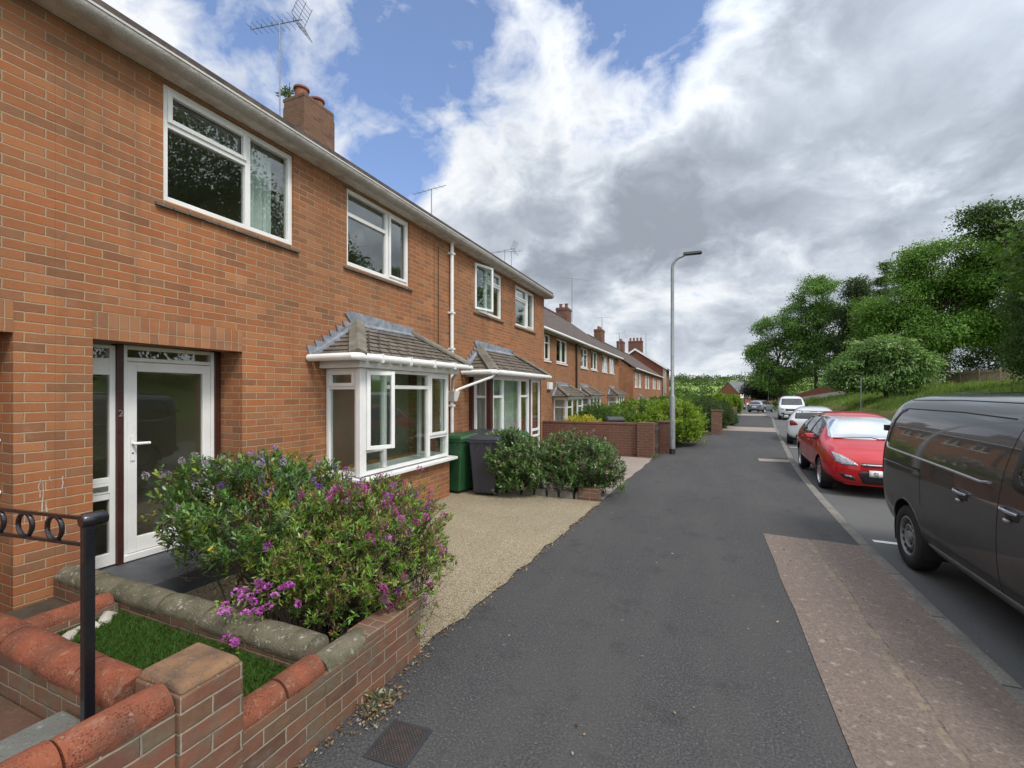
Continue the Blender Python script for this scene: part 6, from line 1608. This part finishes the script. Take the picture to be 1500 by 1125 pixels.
tree('broad mid green tree with a dark trunk above the wooden fence', (x, y, gz(x, y)), LB(x, y, [(-1.4, 0, 15.0, 3.6, 3.2, 3.2, 420), (-4.4, 0, 11.0, 3.6, 3.2, 3.4, 420), (2.6, 0, 13.2, 3.8, 3.4, 3.4, 420), (-2, -1, 8.4, 4.6, 3.4, 2.6, 430), (3.2, 0, 9.0, 3.8, 3.2, 2.4, 320), (-5.6, 0, 7.6, 2.6, 2.6, 2.2, 220)]), .27, G2, .42, per=26, spread=.55, thr=-.07, nsc=.42, seed=6, branches=110)
x, y = 28.6, 60.5
tree('bright green rounded tree crown behind the drooping tree at the right', (x, y, gz(x, y)), LB(x, y, [(-1.5, 0, 15.8, 3.4, 3, 2.8, 380), (2.0, 0, 15.6, 4, 3, 3.4, 380), (-1.0, 0, 11.2, 4.4, 3, 3, 420), (2.5, 0, 9, 4, 3, 3.2, 350)]), .27, G2 + [(.13, .25, .035)], .4, per=26, spread=.55, thr=-.12, nsc=.42, seed=7, branches=70)
x, y = 18.4, 36.5
tree('dark drooping tree with long overhanging sprays at the right edge', (x, y, gz(x, y)), LB(x, y, [(.6, -.6, 13.0, 1.7, 1.6, 1.2, 170), (-2.6, -1.4, 12.55, 2.0, .45, .28, 60), (-3.4, -1.6, 12.0, 1.3, .4, .22, 36), (-2.0, -.9, 11.5, 1.7, .5, .35, 60), (.4, 0, 10.2, 2.2, 2.2, 1.6, 330), (.2, 0, 7.2, 2.0, 2.4, 1.9, 320), (.2, 0, 4.4, 1.9, 2.2, 1.6, 260), (3, 0, 10, 2.6, 3, 4, 380)]), .19, G4, .3, per=24, spread=.34, thr=-.2, seed=8, droop=.55, shell=.3)
x, y = 13.9, 47.3
tree('arching pale green shrub-like tree standing on the grass bank', (x, y, gz(x, y)), LB(x, y, [(-.4, 0, 5.4, 2.2, 2, 1.3, 260), (-2.0, 0, 4.1, 1.9, 1.8, 1.3, 230), (1.6, 0, 4.0, 1.9, 1.8, 1.5, 230), (-.4, -.4, 3.3, 2.5, 1.8, 1.2, 260), (-3.0, 0, 3.0, 1.2, 1.2, .8, 90)]), .24, G5, .18, per=24, spread=.42, thr=-.2, seed=9, droop=.35, horizontal=True)
x, y = 9.0, 92
tree('dark purple-leaved bush at the foot of the left end of the trees', (x, y, gz(x, y)), LB(x, y, [(-.8, 0, 2.2, 2.3, 2, 1.7, 260), (1.4, 0, 2.2, 2.2, 2, 1.6, 220)]), .26, [(.025, .016, .022), (.04, .022, .032), (.02, .02, .018)], .15, per=22, spread=.4, thr=-.3, seed=10, name='purple_bush', cat='bush', branches=15)
x, y = 20.0, 64
tree('low dark undergrowth bush below the broad tree, left of the fence', (x, y, gz(x, y)), LB(x, y, [(-3.5, 4, 4.2, 2.4, 2, 1.5, 230), (-.5, 0, 4.2, 2.4, 2, 1.6, 240), (3.0, 3, 5.2, 3.0, 2, 2.0, 260)]), .22, G4 + G3, .12, per=22, spread=.42, thr=-.25, seed=12, name='bush', cat='bush', branches=15)
x, y = 32, 66
tree('dark bush filling the gap behind the wooden fence', (x, y, gz(x, y)), LB(x, y, [(-2, 2, 5.6, 3.6, 2, 2.8, 360), (3, 0, 6.5, 4, 2.5, 3.5, 380)]), .25, G4 + G3, .15, per=22, spread=.5, thr=-.25, seed=13, name='bush', cat='bush', branches=15)
# trees beside the camera across the road: the photo shows them mirrored in the upstairs windows
tree('tall tree across the road, mirrored in the nearest upstairs window', (17.5, 13.5, gz(17.5, 13.5)), LB(17.5, 13.5, [(0, 1, 14.2, 4.2, 4.6, 3.4, 420), (-1.5, 4.0, 10.5, 3.8, 3.6, 3.8, 380), (-1, -3, 10.5, 3.6, 3.4, 3.6, 340), (0, 0, 6.2, 3.8, 4.6, 2.8, 300)]), .26, G4 + G1[:1], .35, per=24, spread=.55, thr=-.16, seed=14)
tree('tall tree across the road, mirrored low in the second upstairs window', (18, 27, gz(18, 27)), LB(18, 27, [(0, -1, 11.2, 3.4, 3.0, 2.6, 340), (-1.2, 2.2, 8.6, 3.2, 3, 2.8, 300), (0, 0, 6.0, 3.6, 4, 2.4, 300)]), .26, G4 + G1, .33, per=24, spread=.5, thr=-.14, seed=15)

# wooden fence on top of the bank, red brick wall and white gate beside the far trees
fe = thing('wooden_fence', 'weathered close-board wooden fence on top of the grass bank', 'fence', (25, 62, 3))
m = MB(); rr2 = random.Random(4); P0 = Vector((24.2, 73)); P1 = Vector((27.3, 57.5)); n = 100
for i in range(n):
    a, b = P0.lerp(P1, i / n), P0.lerp(P1, (i + .9) / n); h = 1.62 + rr2.uniform(-.03, .03)
    z = gz((a.x + b.x) / 2, (a.y + b.y) / 2); dn = Vector((.02 + .02 * (i % 2), .004))
    m.hexa([(a.x, a.y, z - .2), (b.x, b.y, z - .2), (b.x + dn.x, b.y + dn.y, z - .2), (a.x + dn.x, a.y + dn.y, z - .2), (a.x, a.y, z + h), (b.x, b.y, z + h), (b.x + dn.x, b.y + dn.y, z + h), (a.x + dn.x, a.y + dn.y, z + h)])
m.build('boards', 'timber', fe)
for i in range(0, 7):
    a = P0.lerp(P1, i / 6); z = gz(a.x, a.y); MB().box(a.x - .12, a.x - .02, a.y - .06, a.y + .06, z - .2, z + 1.75).build('post', 'timber', fe)
m = MB()
for h in (.4, 1.35): m.tube([(P0.x - .05, P0.y, gz(P0.x, P0.y) + h), ((P0.x + P1.x) / 2 - .05, (P0.y + P1.y) / 2, gz((P0.x + P1.x) / 2, (P0.y + P1.y) / 2) + h), (P1.x - .05, P1.y, gz(P1.x, P1.y) + h)], .05, 4)
m.build('rail', 'timber', fe)
rw = thing('brick_wall', 'sloping red brick wall between the trees on the bank', 'garden wall', (15, 76, 3))
m = MB(); a = (13.0, 83); b = (16.6, 71)
za, zb = gz(*a), gz(*b)
m.hexa([(a[0], a[1], za - .5), (b[0], b[1], zb - .5), (b[0] + .25, b[1], zb - .5), (a[0] + .25, a[1], za - .5), (a[0], a[1], za + 1.2), (b[0], b[1], zb + 2.0), (b[0] + .25, b[1], zb + 2.0), (a[0] + .25, a[1], za + 1.2)])
m.build('brickwork', 'red_gable_brick', rw); m = MB(); m.hexa([(a[0] - .1, a[1], za - .5), (b[0] - .1, b[1], zb - .5), (b[0] - .003, b[1], zb - .5), (a[0] - .003, a[1], za - .5), (a[0] - .1, a[1], za + .55), (b[0] - .1, b[1], zb + .7), (b[0] - .003, b[1], zb + .7), (a[0] - .003, a[1], za + .55)]); m.build('plinth', 'pale_stone', rw)

# far hillside: hedgerows and the wood on the skyline
def wood(name, pts, leaf, cols, seed):
    rg = np.random.default_rng(seed); P = np.array(pts); n = len(P)
    o = leaf_quads(name, P, rand_dirs(rg, n), rand_dirs(rg, n) + np.array([0, -.5, .6]), leaf * rg.uniform(.6, 1.3, n), leaf * .7, pick_colors(rg, n, cols, .25), 'foliage'); o['kind'] = 'stuff'; return o
pts = []; r3 = random.Random(9)
for k in range(260):
    x = r3.uniform(-150, 150); y = r3.uniform(640, 700); h = r3.uniform(3.5, 9) * (1 if r3.random() < .8 else 1.5)
    for i in range(46): pts.append((x + r3.gauss(0, 2.6), y + r3.gauss(0, 2.6), tz(x, y) + h * abs(r3.random()) + .5))
wood('skyline_wood', pts, 1.9, [(.045, .075, .03), (.06, .10, .04), (.03, .055, .028)], 1)
pts = []
for (ya, xa, yb, xb, hh, cnt) in ((240, -60, 245, 40, 5.5, 130), (330, -80, 360, 90, 6, 120), (430, -70, 440, 110, 7, 110), (520, -90, 500, 20, 6, 70), (205, -40, 215, 25, 5, 80)):
    for k in range(cnt):
        t = r3.random(); x = xa + (xb - xa) * t + r3.gauss(0, 1.5); y = ya + (yb - ya) * t + r3.gauss(0, 3); h = r3.uniform(.4, 1) * hh
        for i in range(40): pts.append((x + r3.gauss(0, 1.7), y + r3.gauss(0, 1.7), tz(x, y) + h * r3.random()))
wood('far_hedgerows', pts, 1.2, [(.045, .09, .022), (.06, .12, .03), (.035, .07, .02)], 2)

# ------------------------------------------------------------------ sky, sun, camera
SUN_EL, SUN_AZ = R(52), R(118)       # azimuth measured clockwise from +Y: ahead-right is small, behind-right is > 90
w = bpy.data.worlds.new('World'); sc.world = w; w.use_nodes = True
nt = w.node_tree; nt.nodes.clear()
class WT(NT):
    def __init__(s): s.t = nt
t = WT()
out = t.n('ShaderNodeOutputWorld')
sky = t.n('ShaderNodeTexSky'); sky.sky_type = 'NISHITA'; sky.sun_disc = False; sky.sun_elevation = SUN_EL; sky.sun_rotation = SUN_AZ; sky.air_density = 1.0; sky.dust_density = .6; sky.ozone_density = 1.2
bg1 = t.n('ShaderNodeBackground'); bg1.inputs[1].default_value = .13; t.l(t.mix(.15, t.mix(1., sky.outputs[0], (1.1, 1.2, 1.42), 'MULTIPLY'), (3.2, 3.9, 5.2)), bg1.inputs[0])
tc = t.n('ShaderNodeTexCoord'); G = tc.outputs['Generated']
sp = t.n('ShaderNodeSeparateXYZ'); t.l(G, sp.inputs[0])
zz = t.math('MAXIMUM', sp.outputs[2], 0.)
inv = t.math('DIVIDE', 1, t.math('ADD', zz, .55))
sm = t.n('ShaderNodeVectorMath', operation='SCALE'); t.l(G, sm.inputs[0]); t.l(inv, sm.inputs['Scale'])
sm2 = t.n('ShaderNodeVectorMath', operation='SCALE'); t.l(sm.outputs[0], sm2.inputs[0]); sm2.inputs['Scale'].default_value = 1.3
P = sm2.outputs[0]
wp = t.n('ShaderNodeVectorMath', operation='MULTIPLY_ADD'); t.l(t.noise(P, 2.2, 3, .5, out=1), wp.inputs[0]); wp.inputs[1].default_value = (.28, .28, .28); t.l(P, wp.inputs[2]); PW = wp.outputs[0]
def blob(d, c0, c1):
    v = Vector(d).normalized(); dp = t.n('ShaderNodeVectorMath', operation='DOT_PRODUCT'); t.l(G, dp.inputs[0]); dp.inputs[1].default_value = v
    m = t.n('ShaderNodeMapRange'); m.interpolation_type = 'SMOOTHSTEP'; m.inputs[1].default_value = c0; m.inputs[2].default_value = c1; t.l(dp.outputs['Value'], m.inputs[0]); return m.outputs[0]
n_big = t.noise(PW, 1.3, 3, .5); n_mid = t.noise(PW, 3.0, 10, .56); n_fine = t.noise(PW, 9, 7, .6)
# the hole of blue sky (upper left over the roofs)
hole = t.math('MAXIMUM', blob((-.689, .792, .78), .93, .992), blob((-.49, .882, .66), .965, .998))
hole = t.math('MAXIMUM', hole, t.math('MULTIPLY', blob((-.22, 1.0, .80), .955, .998), .82))
dens = t.math('ADD', t.math('MULTIPLY', n_mid, 1.15), t.math('MULTIPLY', n_big, .55))
dens = t.math('ADD', dens, t.math('MULTIPLY', n_fine, .34))
dens = t.math('SUBTRACT', dens, t.math('MULTIPLY', hole, .47))
cover = t.rng(dens, .62, .80)
dark = t.math('MULTIPLY', blob((-.33, .936, .42), .955, .997), .95)
for d_, a_, b_, k_ in (((-.05, 1.068, .45), .945, .996, .9), ((.30, 1.2, .735), .935, .995, 1.0), ((.60, 1.33, .85), .90, .99, 1.0), ((.17, 1.15, .36), .96, .998, .7), ((.45, 1.25, .28), .97, .998, .4)):
    dark = t.math('MAXIMUM', dark, t.math('MULTIPLY', blob(d_, a_, b_), k_))
brt = t.math('MAXIMUM', blob((-.19, 1.008, .66), .955, .997), blob((-.58, .84, .50), .95, .997))
brt = t.math('MAXIMUM', brt, t.math('MULTIPLY', blob((.55, 1.327, .50), .965, .998), .7))
n_sh = t.noise(PW, 2.3, 6, .5)
low = t.rng(sp.outputs[2], .02, .22, -.14, .06)
body = t.rng(dens, .74, 1.10)
th = t.math('ADD', t.math('MULTIPLY', body, .42), t.math('MULTIPLY', t.math('MULTIPLY', dark, .42), t.rng(dens, .68, 1.0)))
th = t.math('ADD', t.math('ADD', th, low), t.rng(n_sh, .36, .64, -.22, .24))
th = t.math('ADD', th, t.math('MULTIPLY', brt, -.17))
th = t.math('ADD', th, t.rng(n_fine, .3, .7, -.12, .12), clamp=True)
sky_tone = t.ramp(th, [(0, (.82, .84, .86)), (.2, (.71, .745, .79)), (.45, (.54, .59, .655)), (.75, (.39, .435, .50)), (1, (.29, .325, .38))])
sunv = Vector((math.sin(SUN_AZ) * math.cos(SUN_EL), math.cos(SUN_AZ) * math.cos(SUN_EL), math.sin(SUN_EL)))
glow = t.math('ADD', 1.0, t.math('MULTIPLY', blob(sunv, -.1, .95), 1.1))
bg2 = t.n('ShaderNodeBackground'); t.l(sky_tone, bg2.inputs[0]); t.l(glow, bg2.inputs[1])
mx = t.n('ShaderNodeMixShader'); t.l(cover, mx.inputs[0]); t.l(bg1.outputs[0], mx.inputs[1]); t.l(bg2.outputs[0], mx.inputs[2])
t.l(mx.outputs[0], out.inputs[0])

sl = bpy.data.lights.new('sun', 'SUN'); sl.energy = 2.2; sl.angle = R(15); sl.color = (1, .94, .85)
so = bpy.data.objects.new('sun', sl); col.objects.link(so)
so.rotation_euler = (-sunv).to_track_quat('-Z', 'Y').to_euler(); so.location = (20, -10, 30)

cam = bpy.data.cameras.new('camera'); cam.sensor_width = 36; cam.lens = 660 / 1500 * 36; cam.shift_y = 12.5 / 1500; cam.clip_start = .05; cam.clip_end = 5000
co = bpy.data.objects.new('camera', cam); col.objects.link(co)
co.location = (0, 0, EYE); co.rotation_euler = (R(90), 0, math.atan(285 / 660))
sc.camera = co
sc.view_settings.view_transform = 'Standard'; sc.view_settings.look = 'None'; sc.view_settings.gamma = 1; sc.view_settings.exposure = .22; sc.view_settings.use_curve_mapping = False
sc.cycles.max_bounces = 8; sc.cycles.transparent_max_bounces = 12; sc.cycles.use_denoising = True
